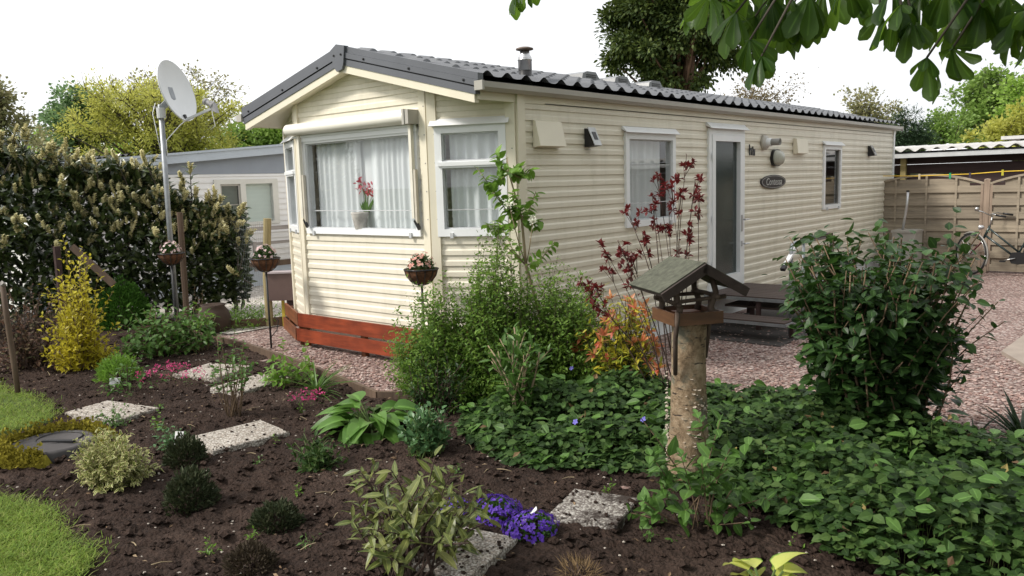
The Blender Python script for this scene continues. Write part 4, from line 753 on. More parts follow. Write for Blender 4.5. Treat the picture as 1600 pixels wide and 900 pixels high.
def tagcard(px, py, w, h, lean, lab, nm, hgt, yaw):
    p = G(px, py, .05); t = thing(nm, lab, 'plant label', p); d = V3(cos(yaw), sin(yaw), 0); u = unit(V3(*lean)); n = np.cross(d, u)
    MB().bar(p, p+u*hgt, .008, .003).build('stick', M['white'], t)
    MB().obox(p+u*hgt, d, u, n, (-w/2, 0, -.002), (w/2, h, .002)).build('card', M['white'], t)
    q = MB()
    for k in range(3): q.obox(p+u*hgt, d, u, n, (-w*.36, h*(.25+.2*k), .0022), (w*(.1+.1*k), h*(.29+.2*k), .003))
    q.obox(p+u*hgt, d, u, n, (w*.1, h*.15, -.003), (w*.4, h*.8, -.0022)); q.build('print', M['lightgrey'], t)
tagcard(179, 604, .085, .055, (.1, .1, .9), 'white plant label beside the lime green tuft, farthest in bed', 'plant_label', .02, .9)
tagcard(279, 700, .06, .085, (.0, .15, .95), 'white plant label by the pebble slab and dark heather', 'plant_label', .02, .5)
tagcard(812, 822, .035, .10, (.55, .45, .75), 'slim white plant label stuck in the purple bellflowers', 'plant_label', .02, 2.3)

# stake / tool handle at the left
p = G(29, 618, .03); q = atG(4, 447, p); st = thing('wooden_stake', 'tall worn wooden stake leaning in soil at lawn corner by bronze shrub', 'stake', p)
MB().tube([p-V3(0, 0, .1), p+(q-p)*.3+V3(.005, .0, 0), p+(q-p)*.7-V3(.006, 0, 0), q], [.02, .023, .022, .021], 8).build('shaft', M['brownwood'], st, True); MB().blobs([q+V3(0, 0, .01)], [.03], rng, 1).build('worn_top', M['greywood'], st)
# raking prop behind the golden shrub
pr = thing('timber_prop', 'upright post with slanting plank prop in front of the hedge', 'post', (-10.0, 4.1, 0)); g_ = (-9.6, 3.75)
a, c = atG(112, 385, (-9.9, 3.8)), atG(178, 445, (-9.5, 4.3)); MB().bar(a, c, .03, .075).build('brace', M['brownwood'], pr); a = atG(88, 385, (-9.95, 3.75)); MB().bar(a, (a[0], a[1], 0), .06, .06, (1, 0, 0)).build('upright', M['darkwood'], pr)
# pot by the hedge foot
pc = V3(-8.98, 4.94, -.05); pt = thing('clay_pot', 'tall dark clay pot at the foot of hedge by edging board', 'flower pot', pc); MB().lathe([(.10, 0), (.17, .08), (.20, .2), (.17, .30), (.13, .35), (.145, .38), (.125, .38), (.11, .33), (0, .32)], pc, seg=22).build('body', M['terracotta'], pt, True)

# ================================================================== baskets on stands
def basket(g, zrim, seed, lab, flab, petals, group='coir baskets of flowers on tall iron stands'):
    x, y, _ = g; rng = np.random.default_rng(seed); t = thing('basket_stand', lab, 'planter', (x, y, 0), group); c = V3(x, y, zrim); R = .148
    MB().lathe([(0, -.135), (.05, -.125), (.095, -.095), (.13, -.05), (R, 0), (R-.02, .0), (.115, -.045), (.08, -.05), (0, -.05)], c, seg=26).build('liner', M['coco'], t, True)
    b = MB(); an = np.linspace(0, 2*pi, 33); b.tube([c+V3(R*1.02*cos(a), R*1.02*sin(a), .003) for a in an], .006, 5)
    for k in range(12):
        a = k*pi/6; b.tube([c+V3(r*cos(a), r*sin(a), z) for r, z in ((.02, -.142), (.06, -.129), (.10, -.099), (.135, -.052), (R*1.02, 0))], .0035, 4)
    b.build('wire_frame', M['iron'], t); b = MB(); b.tube([(x, y, -.05), (x, y, zrim-.14)], .011, 7); b.tube([(x, y, .12), (x+.05, y+.05, .2), (x+.06, y+.07, .3), (x+.03, y+.04, .34)], .005, 5); b.build('pole', M['iron'], t, True)
    f = thing('basket_plant', flab, 'flowers', c, 'flowering plants in the baskets'); n = 420
    d = rng.normal(0, 1, (n, 3)); d[:, 2] = np.abs(d[:, 2]); d = unit(d); P = c+d*V3(.105, .105, .12)*rng.uniform(.3, 1, (n, 1))**.5; MB().leaves(P, d+rng.normal(0, .5, (n, 3)), V3(0, 0, 1)+rng.normal(0, .5, (n, 3)), rng.uniform(.02, .04, n), LANCE, 1.6).build('leaves', LM['bigshrub'], f)
    m = 46; d = rng.normal(0, 1, (m, 3)); d[:, 2] = np.abs(d[:, 2])+.25; d = unit(d); P = c+d*V3(.125, .125, .15)*rng.uniform(.85, 1.08, (m, 1)); q = MB()
    for k in range(9):
        r = rng.normal(0, 1, (m, 3)); side = unit(r-d*(r*d).sum(1, keepdims=True)); q.leaves(P, side+.45*d, d, rng.uniform(.014, .021, m), PETAL)
    q.build('blossom', LM[petals], f); s = MB(); s.tubes(np.stack([np.repeat((c)[None], m, 0), c+(P-c)*.6, P], 1), np.full((m, 3), .0025), 3); s.build('stem', M['stemg'], f)
basket(V3(-9.27, 4.62, 0), .955, 1, 'coir basket on iron stand in front of the satellite dish pole', 'pale pink and white flowers in basket before the satellite pole', 'palepink')
basket(V3(-7.44, 4.71, 0), .955, 2, 'coir basket on iron stand in front of wire fence and letter box', 'salmon pink flowers in basket between hedge and caravan', 'palepink')
gb = atD(658, 420, 7.15); basket(V3(gb[0], gb[1], 0), float(gb[2])-.005, 3, 'coir basket on iron stand right below the front caravan window', 'coral flowers in basket under the front caravan window', 'salmon')

# ================================================================== bird feeder on a log
lx, ly = -2.11, 3.87; bf = thing('bird_feeder', 'roofed wooden bird table on thick birch log in ground cover', 'bird feeder', (lx, ly, 0))
rng = np.random.default_rng(21); zs = np.linspace(-.1, .905, 22); ns = 26; an = np.arange(ns)*2*pi/ns; Vv = []
for z in zs:
    r = .101+.016*np.exp(-((z-.05)/.25)**2)-.006*z+.018*(fbm(np.cos(an)*2+5, np.sin(an)*2+z*6, 1)-.5)+.004*np.cos(an*2+z*3); Vv.append(np.stack([lx+.012*z+r*np.cos(an), ly+r*np.sin(an), 0*an+z], -1))
i = np.arange(len(zs)-1)[:, None]*ns; j = np.arange(ns)[None]; j2 = (j+1) % ns
MB().add(np.concatenate(Vv), np.stack([i+j, i+j2, i+ns+j2, i+ns+j], -1).reshape(-1, 4)).build('log', M['log'], bf, True)
n = 300; a = np.where(rng.random(n) < .5, rng.normal(-2.75, .22, n), rng.normal(-.45, .4, n)); z = .05+.62*rng.beta(1, 2.2, n); P = np.stack([lx+.110*np.cos(a), ly+.110*np.sin(a), z], -1); D = np.stack([np.cos(a), np.sin(a), 0*a-.15], -1)
MB().leaves(P-D*.006, D, V3(0, 0, 1)+rng.normal(0, .2, (n, 3)), rng.uniform(.008, .019, n), ROUND, 1.5).build('fungus', M['fungus'], bf)['kind'] = 'stuff'
br = unit(V3(-.815, .579, 0)); gr = unit(V3(.579, .815, 0)); zz = V3(0, 0, 1); tcn = V3(lx, ly, 0)+br*.0
b = MB(); b.obox(tcn, gr, br, zz, (-.125, -.125, .895), (.125, .125, .915)); b.build('tray_floor', M['feederd'], bf)
for q in ((-.14, -.14, .14, -.126), (-.14, .126, .14, .14), (-.14, -.126, -.126, .126), (.126, -.126, .14, .126)): MB().obox(tcn, gr, br, zz, (q[0], q[1], .89), (q[2], q[3], .955)).build('tray_rim', M['feeder'], bf)
MB().obox(tcn, gr, br, zz, (-.05, .01, .915), (.09, .10, .935)).build('seed_dish', M['redbrown'], bf)
for sx, sy, bend in ((-.105, -.105, .015), (.105, -.105, -.02), (-.105, .105, .01), (.105, .105, .02)):
    p0 = tcn+gr*sx+br*sy; MB().tube([p0+zz*.90, p0+gr*bend+zz*.98, p0-gr*bend*.5+zz*1.05, p0+gr*(-.012*np.sign(sx))+zz*1.125], [.02, .017, .016, .017], 7).build('post', M['branchwood'], bf, True)
for a, c in (((-.14, -.11, 1.01), (.17, -.10, 1.025)), ((-.14, .11, 1.01), (.15, .105, 1.02)), ((.105, -.15, 1.03), (.105, .14, 1.03)), ((-.105, -.14, .995), (-.105, .15, 1.0))): MB().tube([tcn+gr*a[0]+br*a[1]+zz*a[2], tcn+gr*(a[0]+c[0])/2+br*(a[1]+c[1])/2+zz*(a[2]+.008), tcn+gr*c[0]+br*c[1]+zz*c[2]], [.013, .011, .014], 6).build('rail', M['branchwood'], bf, True)
for sx, lo in ((-1, .62), (1, .68)): MB().tube([tcn+gr*sx*.125-br*(.15 if sx < 0 else .02)+zz*.965, tcn+gr*sx*.125-br*(.12 if sx < 0 else .0)+zz*.82, tcn+gr*sx*.105-br*(.075 if sx < 0 else -.0)+zz*lo], [.014, .013, .012], 7).build('strut', M['branchwood'], bf, True)
b1 = MB(); b2 = MB(); e3 = MB()
for sx in (-1, 1):
    sl_ = unit(gr*sx*.262+zz*(-.150)); nn = unit(np.cross(br, sl_)*sx); nn = nn if nn[2] > 0 else -nn; O = tcn+zz*1.215
    b1.obox(O, sl_, br, nn, (.0, -.205, -.022), (.278, .205, 0)); b2.obox(O, sl_, br, nn, (-.004, -.20, .001), (.281, .21, .007)); e3.obox(O, sl_, br, nn, (0, -.221, -.045), (.283, -.206, .001))
b1.build('roof', M['feederd'], bf); b2.build('roof_felt', M['felt'], bf); e3.build('gable_board', M['feederd'], bf)

# ================================================================== far right: fence, shed, washing line, box, bicycle
FY = 15.9; GB = -.12
def panel(x0, x1, lab):
    t = thing('garden_fence', lab, 'fence', ((x0+x1)/2, FY, GB), 'arched wooden fence panels at the end of the drive'); L = x1-x0; z1, rise = 1.40, .17
    def topz(x): u = (x-x0)/L*2-1; return z1+rise*(1-u*u)
    b = MB(); k = 0; z = GB+.03
    while z < 1.55:
        zt = z+.125; xs0, xs1 = x0+.04, x1-.04
        if topz(xs0) < zt:
            us = [x for x in np.linspace(xs0, xs1, 80) if topz(x) > zt-.02]
            if not us: break
            xs0, xs1 = us[0], us[-1]
        d = 0 if k % 2 else .030
        b.box((xs0, FY-.016-d, z-(.0 if k % 2 == 0 else .02)), (xs1, FY-.004-d, z+(.115 if k % 2 == 0 else .13))); z += .112; k += 1
    b.build('slat', M['fence'], t)
    f = MB()
    for x in (x0, x1-.04): f.box((x, FY-.045, GB+.02), (x+.04, FY+.02, z1))
    f.build('frame', M['fencez'], t); a = MB(); xs = np.linspace(x0, x1, 24)
    for p, q in zip(xs[:-1], xs[1:]): a.bar((p, FY-.015, topz(p)), (q+.002, FY-.015, topz(q)), .07, .035, (0, -.001, 1))
    a.build('arch', M['fence'], t)
    for q in (.22, .5, .76): MB().box((x0+L*q, FY-.052, GB+.05), (x0+L*q+.035, FY-.042, topz(x0+L*q)-.02)).build('batten', M['fence'], t)
panel(-4.83, -3.005, 'brown slatted arched fence panel left of bicycle, beside grey box'); panel(-2.905, -1.08, 'greyer slatted arched fence panel behind the bicycle saddle')
MB_ = MB().box((-3.0, FY-.05, -.2), (-2.91, FY+.04, 1.46)); MB_.lathe([(.058, 1.46), (.05, 1.475), (0, 1.485)], (-2.955, FY-.005, 0), seg=4); tag(MB_.build('fence_post', M['fencez'], loc=(-2.955, FY, GB)), 'square wooden post between the two arched fence panels', 'post')
sh = thing('garden_shed', 'dark brown boarded shed with pale corrugated roof behind the fence', 'shed', (-3, 18, GB)); SY = 17.6
b = MB()
for k in range(11): z = GB+k*.19; b.box((-6.2, SY-.02-.006*(k % 2), z), (4, SY, z+.186))
b.box((-6.2, SY, GB), (-6.15, SY+3, 1.9)); b.build('wall', M['darkwood'], sh)
xs = np.arange(-6.6, 4.5, .03); n = len(xs); b = MB(); z0 = 2.075; wv = .034*np.sin(xs*2*pi/.26)
A = np.stack([xs, 0*xs+SY-.30, z0+wv], -1); B = np.stack([xs, 0*xs+SY+3.2, z0+.13+wv], -1); b.add(np.concatenate([A, B, A-V3(0, 0, .02)]), np.concatenate([np.stack([np.arange(n-1), np.arange(1, n), np.arange(1, n)+n, np.arange(n-1)+n], -1), np.stack([np.arange(n-1)+2*n, np.arange(1, n)+2*n, np.arange(1, n), np.arange(n-1)], -1)])); b.build('corrugated_roof', M['fibre'], sh, True)
b = MB(); b.box((-6.4, SY-.24, 1.92), (4.4, SY-.02, 2.03)); b.build('eave_board', M['groove'], sh)
b = MB(); b.prism([(0, .0), (-.09, .0), (-.10, .075), (-.09, .075), (-.082, .012), (0, .012)], (0, 1, 0), (0, 0, 1), (1, 0, 0), (0, SY-.24, 1.905), -6.4, 4.4); b.box((-6.4, SY-.338, 1.905), (4.4, SY-.33, 1.985)); b.build('gutter', M['lightgrey'], sh)
p = onY(1412, 268, SY-.1); b = MB(); b.box((p[0]-.06, SY-.12, GB), (p[0]+.04, SY-.03, 1.9)); b.build('corner_post', plain('ochre_post', (.45, .36, .16), .6), sh)
st_ = MB(); p = onY(1565, 226, 20.5); st_.box((p[0], 20.4, 2.26), (p[0]+3.5, 22, 2.33)); st_.box((p[0]+.5, 20.5, 2.33), (p[0]+3.5, 22, 2.40)); tag(st_.build('roof_sheet', M['fibre'], loc=(p[0]+1.7, 21, 2.4)), 'stack of pale roofing sheets lying on the shed roof', 'roof sheets')
b = MB(); b.box((p[0]+.2, 20.45, 2.14), (p[0]+.35, 21.9, 2.26)); tag(b.build('timber_block', M['greywood'], loc=(p[0], 21, 2.4)), 'grey timber block under pale roofing sheets on shed roof', 'timber')
tp = onY(1481, 224, 24); tn = thing('party_tent', 'white pointed tent roof peeping over the corrugated shed roof', 'tent', (tp[0], 24, -.2)); b = MB(); h = 1.55
c4 = [(tp[0]-h, 24-h), (tp[0]+h, 24-h), (tp[0]+h, 24+h), (tp[0]-h, 24+h)]; zt = tp[2]; b.add([(*c, zt-.62) for c in c4]+[(tp[0], 24, zt)], [(0, 1, 4), (1, 2, 4), (2, 3, 4), (3, 0, 4)]); b.build('canopy', M['tent'], tn)
for c in c4: MB().bar((*c, -.3), (*c, zt-.62), .05, .05, (1, 0, 0)).build('pole', M['alu'], tn)
LY = 15.35; pts = [onY(x, y, LY) for x, y in ((1380, 275), (1436, 275), (1484, 273), (1515, 272), (1566, 268), (1606, 266.5), (1680, 265))]
tag(MB().tube(pts, .008, 6).build('washing_line', M['line'], loc=pts[3]), 'yellow washing line stretched in front of the arched fence', 'washing line')
for (px, py), mt, lab in (((1436, 275), 'paleP', 'pale wooden clothes peg on washing line, nearest to caravan'), ((1484, 273.5), 'greenp', 'green clothes peg on the yellow washing line'), ((1515, 272.5), 'darkp', 'dark clothes peg on the yellow washing line'), ((1566, 268.5), 'yellowp', 'yellow clothes peg on washing line above the bicycle')):
    p = onY(px, py, LY); t = MB()
    for s_ in (-1, 1): t.obox(p, (1, 0, 0), (0, 0, 1), (0, 1, 0), (s_*.008-.006+.006, -.06, -.012), (s_*.008+.006+.006, .035, .012))
    tag(t.build('clothes_peg', M[mt], loc=p), lab, 'clothes peg', 'clothes pegs on the washing line')
p = onY(1413, 360, 15.2); gx = p[0]; gb_ = thing('metal_box', 'grey metal box with bent pipe at far end of caravan', 'box', (gx, 15.4, GB)); zt = float(p[2])
MB().box((gx-.2, 15.2, GB), (gx+.18, 15.65, zt-.04)).build('case', M['gutter'], gb_); MB().box((gx-.215, 15.18, zt-.04), (gx+.195, 15.66, zt)).build('lid', M['gutter'], gb_)
MB().tube([(gx-.08, 15.4, zt), (gx-.05, 15.4, zt+.22), (gx-.02, 15.38, zt+.40), (gx-.01, 15.38, zt+.66)], .022, 8).build('pipe', M['alu'], gb_, True); MB().box((gx-.03, 15.36, zt+.66), (gx+.01, 15.40, zt+.69)).build('pipe_cap', M['black'], gb_)

bk = thing('bicycle', 'dark green and wine ladies bicycle leaning at the wooden fence', 'bicycle', (-2.5, 15.55, GB)); BY = 15.5; Rw = .335; zc_ = GB+Rw+.012
fx, rx = -3.08, -1.98
def wheel(x, ang, front):
    c = V3(x, BY, zc_); d = V3(cos(ang), sin(ang), 0); zz = V3(0, 0, 1); an = np.linspace(0, 2*pi, 41)
    w = MB().tube([c+d*Rw*cos(a)+zz*Rw*sin(a) for a in an], .018, 7).build('wheel', M['tyre'], bk, True)
    MB().tube([c+d*(Rw-.022)*cos(a)+zz*(Rw-.022)*sin(a) for a in an], .011, 6).build('rim', M['steel'], w, True)
    s = MB(); nn = np.cross(d, zz)
    for k in range(24): a = k*2*pi/24; s.tube([c+nn*(.03 if k % 2 else -.03), c+d*(Rw-.025)*cos(a)+zz*(Rw-.025)*sin(a)], .0022, 3)
    s.lathe([(.022, -.04), (.022, .04)], c, nn, 10, True); s.build('spokes', M['steel'], w)
    f = MB(); a0_, a1_ = (radians(5), radians(160)) if front else (radians(20), radians(190)); aa = np.linspace(a0_, a1_, 20)
    if front: aa = np.linspace(radians(-30), radians(120), 20); 
    f.tube([c+d*(-1 if front else 1)*(-(Rw+.03))*cos(a)*(1 if front else 1)+zz*(Rw+.03)*sin(a) for a in aa], .014, 5); f.build('mudguard', M['bikegreen'] if not front else M['grey'], bk, True)
wheel(fx, radians(-38), True); wheel(rx, 0, False)
hb, ht = V3(fx+.20, BY, GB+.66), V3(fx+.26, BY, GB+.82); bb_ = V3(fx+.66, BY, GB+.30); se = V3(rx-.20, BY, GB+.86); sb = V3(rx-.24, BY, GB+.76); rh = V3(rx, BY, zc_)
f = MB(); f.tube([ht-V3(.01, 0, .04), bb_+V3(.05, 0, .08)], .016, 8); f.tube([hb, bb_], .018, 8); f.tube([bb_, sb], .016, 8); f.tube([bb_, rh], .011, 6); f.tube([sb-V3(.03, 0, .05), rh], .010, 6); f.tube([hb-V3(.02, 0, .04), ht], .021, 8); f.build('frame', M['bikegreen'], bk, True)
f = MB(); f.tube([hb, V3(fx+.13, BY-.03, GB+.52), V3(fx+.03, BY-.05, zc_+.06), V3(fx, BY-.05, zc_)], .011, 6); f.tube([hb, V3(fx+.13, BY+.03, GB+.52), V3(fx+.03, BY+.05, zc_+.06), V3(fx, BY+.05, zc_)], .011, 6); f.build('fork', M['bikered'], bk, True)
st2 = ht+V3(.03, 0, .16); f = MB(); f.tube([ht, st2], .013, 7); f.tube([st2+V3(.20, -.30, .02), st2+V3(.05, -.27, .05), st2+V3(-.02, -.12, .03), st2, st2+V3(-.04, .12, .03), st2+V3(.03, .26, .05), st2+V3(.15, .30, .02)], .011, 7); f.tube([st2, st2+V3(-.13, -.10, .08), st2+V3(-.20, -.12, .10)], .011, 7); hbz = f.build('handlebar', M['steel'], bk, True)
for s_ in (-1, 1): MB().tube([st2+V3(.10, s_*.29, .035), st2+V3(.25, s_*.31, .01)], .018, 7).build('grip', M['black'], hbz, True)
MB().lathe([(0, -.03), (.03, -.02), (.036, .01), (.025, .035), (0, .04)], st2+V3(-.21, -.12, .12), seg=12).build('bell', M['steel'], hbz, True)
MB().lathe([(0, .05), (.03, .03), (.042, -.02), (.035, -.04), (0, -.045)], hb+V3(-.06, -.03, .14), (1, 0, .1), 12).build('headlight', M['alu'], bk, True)
f = MB(); f.prism([(-.16, 0), (-.05, .035), (.10, .055), (.14, .02), (.10, -.03), (-.02, -.015)], (1, 0, 0), (0, 0, 1), (0, 1, 0), se+V3(0, 0, .06), -.07, .07); f.build('saddle', M['grey'], bk); MB().tube([sb, se+V3(0, 0, .05)], .012, 6).build('seat_post', M['steel'], bk, True)
MB().prism([(-.10, 0), (-.06, .09), (.04, .10), (.50, .05), (.56, 0), (.50, -.05), (.04, -.10), (-.06, -.09)], (1, 0, 0), (0, 0, 1), (0, 1, 0), bb_, -.06, -.03).build('chain_case', M['black'], bk); MB().tube([bb_+V3(0, -.07, 0), bb_+V3(-.16, -.09, -.04)], .010, 6).build('crank', M['steel'], bk, True); MB().box(bb_+V3(-.21, -.19, -.06), bb_+V3(-.13, -.09, -.035)).build('pedal', M['black'], bk)
f = MB(); f.bar((rx-.1, BY, GB+.74), (rx+.28, BY, GB+.74), .12, .015); f.build('carrier', M['alu'], bk)
# ================================================================== plants
def bez(P0, P1, P2, t): t = np.asarray(t)[None, :, None]; return (1-t)**2*P0[:, None]+2*t*(1-t)*P1[:, None]+t*t*P2[:, None]
def bezt(P0, P1, P2, t): t = np.asarray(t)[None, :, None]; return 2*(1-t)*(P1-P0)[:, None]+2*t*(P2-P1)[:, None]
def domepts(rng, n, rx, ry, h, inner=.45, lump=.25, low=.1, seed=0):
    d = rng.normal(0, 1, (n, 3)); d[:, 2] = np.abs(d[:, 2]); d = unit(d); r = (inner+(1-inner)*rng.uniform(0, 1, n)**.5)
    az = np.arctan2(d[:, 1], d[:, 0]); r = r*(1-lump+2*lump*vnoise(az*1.3+seed*3.1+5, d[:, 2]*3+seed, seed))
    P = d*r[:, None]*V3(rx, ry, h*(1-low)); P[:, 2] += h*low; return P
def shrub(name, label, cat, base, r, h, tips, leaf, lm, sm, nl=9, seed=0, lf=.35, T=OVATE2, ws=1.0, ang=55, droop=.2, sr=.004, br=.06, lump=.25, low=.1, bend=.35, inner=.45, whorl=1, tipsP=None, up=.6, group=None, jit=.35, k=4, leafname='leaves', extra=None, lean=(0, 0), scat=.004):
    """canes from a common foot to tips spread through an uneven dome, leaves along the outer part of every cane"""
    rng = np.random.default_rng(seed); B = np.asarray(base, float); rx, ry = (r, r) if np.isscalar(r) else r
    Tp = domepts(rng, tips, rx, ry, h, inner, lump, low, seed)+V3(*lean, 0)*rng.uniform(.3, 1, (tips, 1)) if tipsP is None else np.asarray(tipsP, float)-B
    tips = len(Tp); P2 = B+Tp; a = rng.uniform(0, 2*pi, tips); P0 = B+np.stack([np.cos(a), np.sin(a), 0*a], -1)*(br*rng.uniform(.2, 1, tips)**.5)[:, None]-V3(0, 0, .04)
    P1 = P0*(1-bend)+P2*bend; P1[:, 2] = P0[:, 2]+(P2[:, 2]-P0[:, 2])*up; P1[:, :2] += rng.normal(0, .06*h, (tips, 2))
    t = thing(name, label, cat, B, group)
    b = MB(); ts = np.linspace(0, 1, 6); b.tubes(bez(P0, P1, P2, ts), np.linspace(1, .45, 6)[None]*sr*rng.uniform(.7, 1.3, (tips, 1)), k); b.build('stem', sm, t, True)
    tl = np.linspace(lf, 1, nl); Pl = bez(P0, P1, P2, tl).reshape(-1, 3); Tl = unit(bezt(P0, P1, P2, tl).reshape(-1, 3)); n = len(Pl)
    az = np.tile(np.arange(nl)*2.4, tips)+np.repeat(rng.uniform(0, 6.28, tips), nl); m = MB()
    s1 = unit(np.cross(Tl, V3(.3, .2, 1)+0*Tl)); s2 = np.cross(s1, Tl)
    for w in range(whorl):
        aw = az+w*2*pi/whorl; rad = s1*np.cos(aw)[:, None]+s2*np.sin(aw)[:, None]; an = radians(ang)+rng.normal(0, .2, n)
        D = Tl*np.cos(an)[:, None]+rad*np.sin(an)[:, None]; D[:, 2] -= droop*rng.uniform(.3, 1.5, n); D = unit(D)
        N = V3(0, 0, 1)+rng.normal(0, jit, (n, 3)); L = leaf*rng.uniform(.6, 1.2, n)*np.tile(np.linspace(1.1, .75, nl), tips)
        m.leaves(Pl+rng.normal(0, scat, (n, 3)), D, N, L, T, ws)
    m.build(leafname, lm, t)
    if extra: extra(t, P2, Tl.reshape(tips, nl, 3)[:, -1], rng)
    return t
def tuft(name, label, cat, base, r, h, n, L, lm, seed=0, T=NEEDLE, ws=.1, spread=.8, group=None, dome=None):
    rng = np.random.default_rng(seed); B = np.asarray(base, float); t = thing(name, label, cat, B, group)
    rx, ry = (r, r) if np.isscalar(r) else r
    d = rng.normal(0, 1, (n, 3)); d[:, 2] = np.abs(d[:, 2]); d = unit(d); rr = rng.uniform(.55, 1, n)**.7; az = np.arctan2(d[:, 1], d[:, 0]); rr = rr*(.82+.36*vnoise(az*2+seed, d[:, 2]*4, seed))
    P = B+d*rr[:, None]*V3(rx, ry, h); D = d*V3(1, 1, .8)+V3(0, 0, .5)+rng.normal(0, spread*.5, (n, 3))
    MB().leaves(P, D, d+rng.normal(0, .5, (n, 3)), L*rng.uniform(.6, 1.3, n), T, ws).build('foliage', lm, t)
    m = max(8, n//90); q = rng.integers(0, n, m); MB().tubes(np.stack([np.repeat(B[None], m, 0)+rng.normal(0, .02, (m, 3)), B+(P[q]-B)*.5, P[q]], 1), np.full((m, 3), .003), 3).build('stem', M['stemd'], t); return t
def strap(name, label, cat, base, n, L, lm, seed=0, w=.06, T=None, curl=.6, tilt=55, group=None):
    rng = np.random.default_rng(seed); B = np.asarray(base, float); T = T or tmpl(5, lambda t: (1-t)**.6 if t > .2 else 1, w, .3, curl); a = rng.uniform(0, 2*pi, n); el = radians(tilt)+rng.normal(0, .3, n)
    D = np.stack([np.cos(a)*np.cos(el), np.sin(a)*np.cos(el), np.sin(el)], -1); N = np.stack([-np.cos(a)*np.sin(el), -np.sin(a)*np.sin(el), np.cos(el)], -1)
    t = thing(name, label, cat, B, group); MB().leaves(B+D*.01, D, N, L*rng.uniform(.6, 1.15, n), T).build('leaves', lm, t); return t
def heads(lm, size, n=10, spread=.03, T=PETAL, nm='blossom', frac=1.0, upb=.02):
    def f(t, P2, Tl, rng):
        k = rng.random(len(P2)) < frac; C = P2[k]; m = MB()
        c = np.repeat(C, n, 0); d = unit(rng.normal(0, 1, (len(c), 3))+V3(0, 0, .5)); m.leaves(c+d*spread*rng.uniform(.2, 1, (len(c), 1))+V3(0, 0, upb), d, rng.normal(0, 1, (len(c), 3)), size*rng.uniform(.7, 1.2, len(c)), T); m.build(nm, lm, t)
    return f
def gz(px, py): p = G(px, py, .03); p[2] = max(.0, soil_at(p[0], p[1])); return p

# --- hedge of flowering laurel
hg = thing('laurel_hedge', 'big dark evergreen hedge covered in upright cream flower spikes', 'hedge', (-11.2, 4.6, 0)); rng = np.random.default_rng(31)
def hedge_top(s): return np.interp(s, [-3.5, -1.0, .0, .35, .55, .75, 1.0, 1.3, 1.7, 2.08, 2.26, 2.65, 2.95, 3.15], [2.75, 2.55, 2.36, 2.27, 2.2, 2.0, 2.08, 1.95, 2.0, 1.93, 1.5, 1.42, 1.36, 1.28])
h0 = V3(-11.62, 3.35, 0); hd_ = unit(V3(1.0, 1.95, 0)); hn = V3(hd_[1], -hd_[0], 0)     # run of the hedge and the side that faces the bed
def hedgept(s, z, dep): return h0+hd_*s+hn*dep+V3(0, 0, z)
nL_ = 21000; s_ = rng.uniform(-3.4, 3.12, nL_); u_ = rng.random(nL_); ht = hedge_top(s_)*(.93+.14*vnoise(s_*3.1, s_*0, 2)); face = u_ < .68
z_ = np.where(face, .12+(ht-.12)*rng.random(nL_)**.85, ht-rng.exponential(.10, nL_)); bul = .16*(fbm(s_*2.2, z_*2.6, 8)-.45)
dep = np.where(face, .55*np.sqrt(np.clip(1-(z_/ht)**4, 0.02, 1))*(.82+.3*sstep(0, .8, z_))-rng.exponential(.17, nL_)+bul*1.5, rng.uniform(-.6, .45, nL_))
endc = np.clip((3.15-s_)/.5, 0, 1); dep = np.where(s_ > 2.6, dep*np.sqrt(endc)+.0, dep)
P = h0+hd_*s_[:, None]+hn*dep[:, None]; P[:, 2] = z_
ou = np.where(face[:, None], hn+V3(0, 0, .45), V3(0, 0, 1)+hn*.3)+np.where((s_ > 2.5)[:, None], hd_*.9, 0)
D = unit(ou+rng.normal(0, .75, (nL_, 3))+V3(0, 0, .15)); MB().leaves(P, D, ou+V3(0, 0, .6)+rng.normal(0, .5, (nL_, 3)), rng.uniform(.10, .165, nL_), tmpl(3, lambda t: sin(pi*t**.85)**.8, .42, .12, .18)).build('foliage', LM['laurel'], hg)
cs = []
for k in range(125):   # sprigs that break the outline
    s = rng.uniform(-.9, 3.1); top = k < 72; z = hedge_top(s)+rng.uniform(-.05, .04) if top else rng.uniform(.45, 1.0)*hedge_top(s); cs.append((s, z, rng.uniform(-.1, .45) if top else .55*sqrt(max(0.05, 1-(z/hedge_top(s))**4)), top))
b = MB(); l = MB(); bl = MB()
def spike(p, d, L):
    d = unit(d); n = 15; h = np.linspace(.1, 1, n); a = np.arange(n)*2.4; x = unit(np.cross(d, V3(.4, .3, .86))); y = np.cross(d, x)
    C = p+d*(h*L)[:, None]; o = x*np.cos(a)[:, None]+y*np.sin(a)[:, None]; bl.leaves(C, o+d*.7, d+o*.2, (.036-.012*h), PETAL, 1.5); bl.leaves(C, -o+d*.7, d-o*.2, (.036-.012*h), PETAL, 1.5); bl.tube([p, p+d*L*.5, p+d*L], [.013, .013, .005], 5)
cs += [(2.42, 1.62, .25, True), (2.5, 1.78, .2, True), (2.36, 1.5, .3, True), (2.47, 1.7, .3, True), (3.0, 1.38, .2, True), (2.9, 1.4, .3, True), (.45, 2.3, .1, True), (.3, 2.34, .2, True), (.9, 2.1, .2, True)]
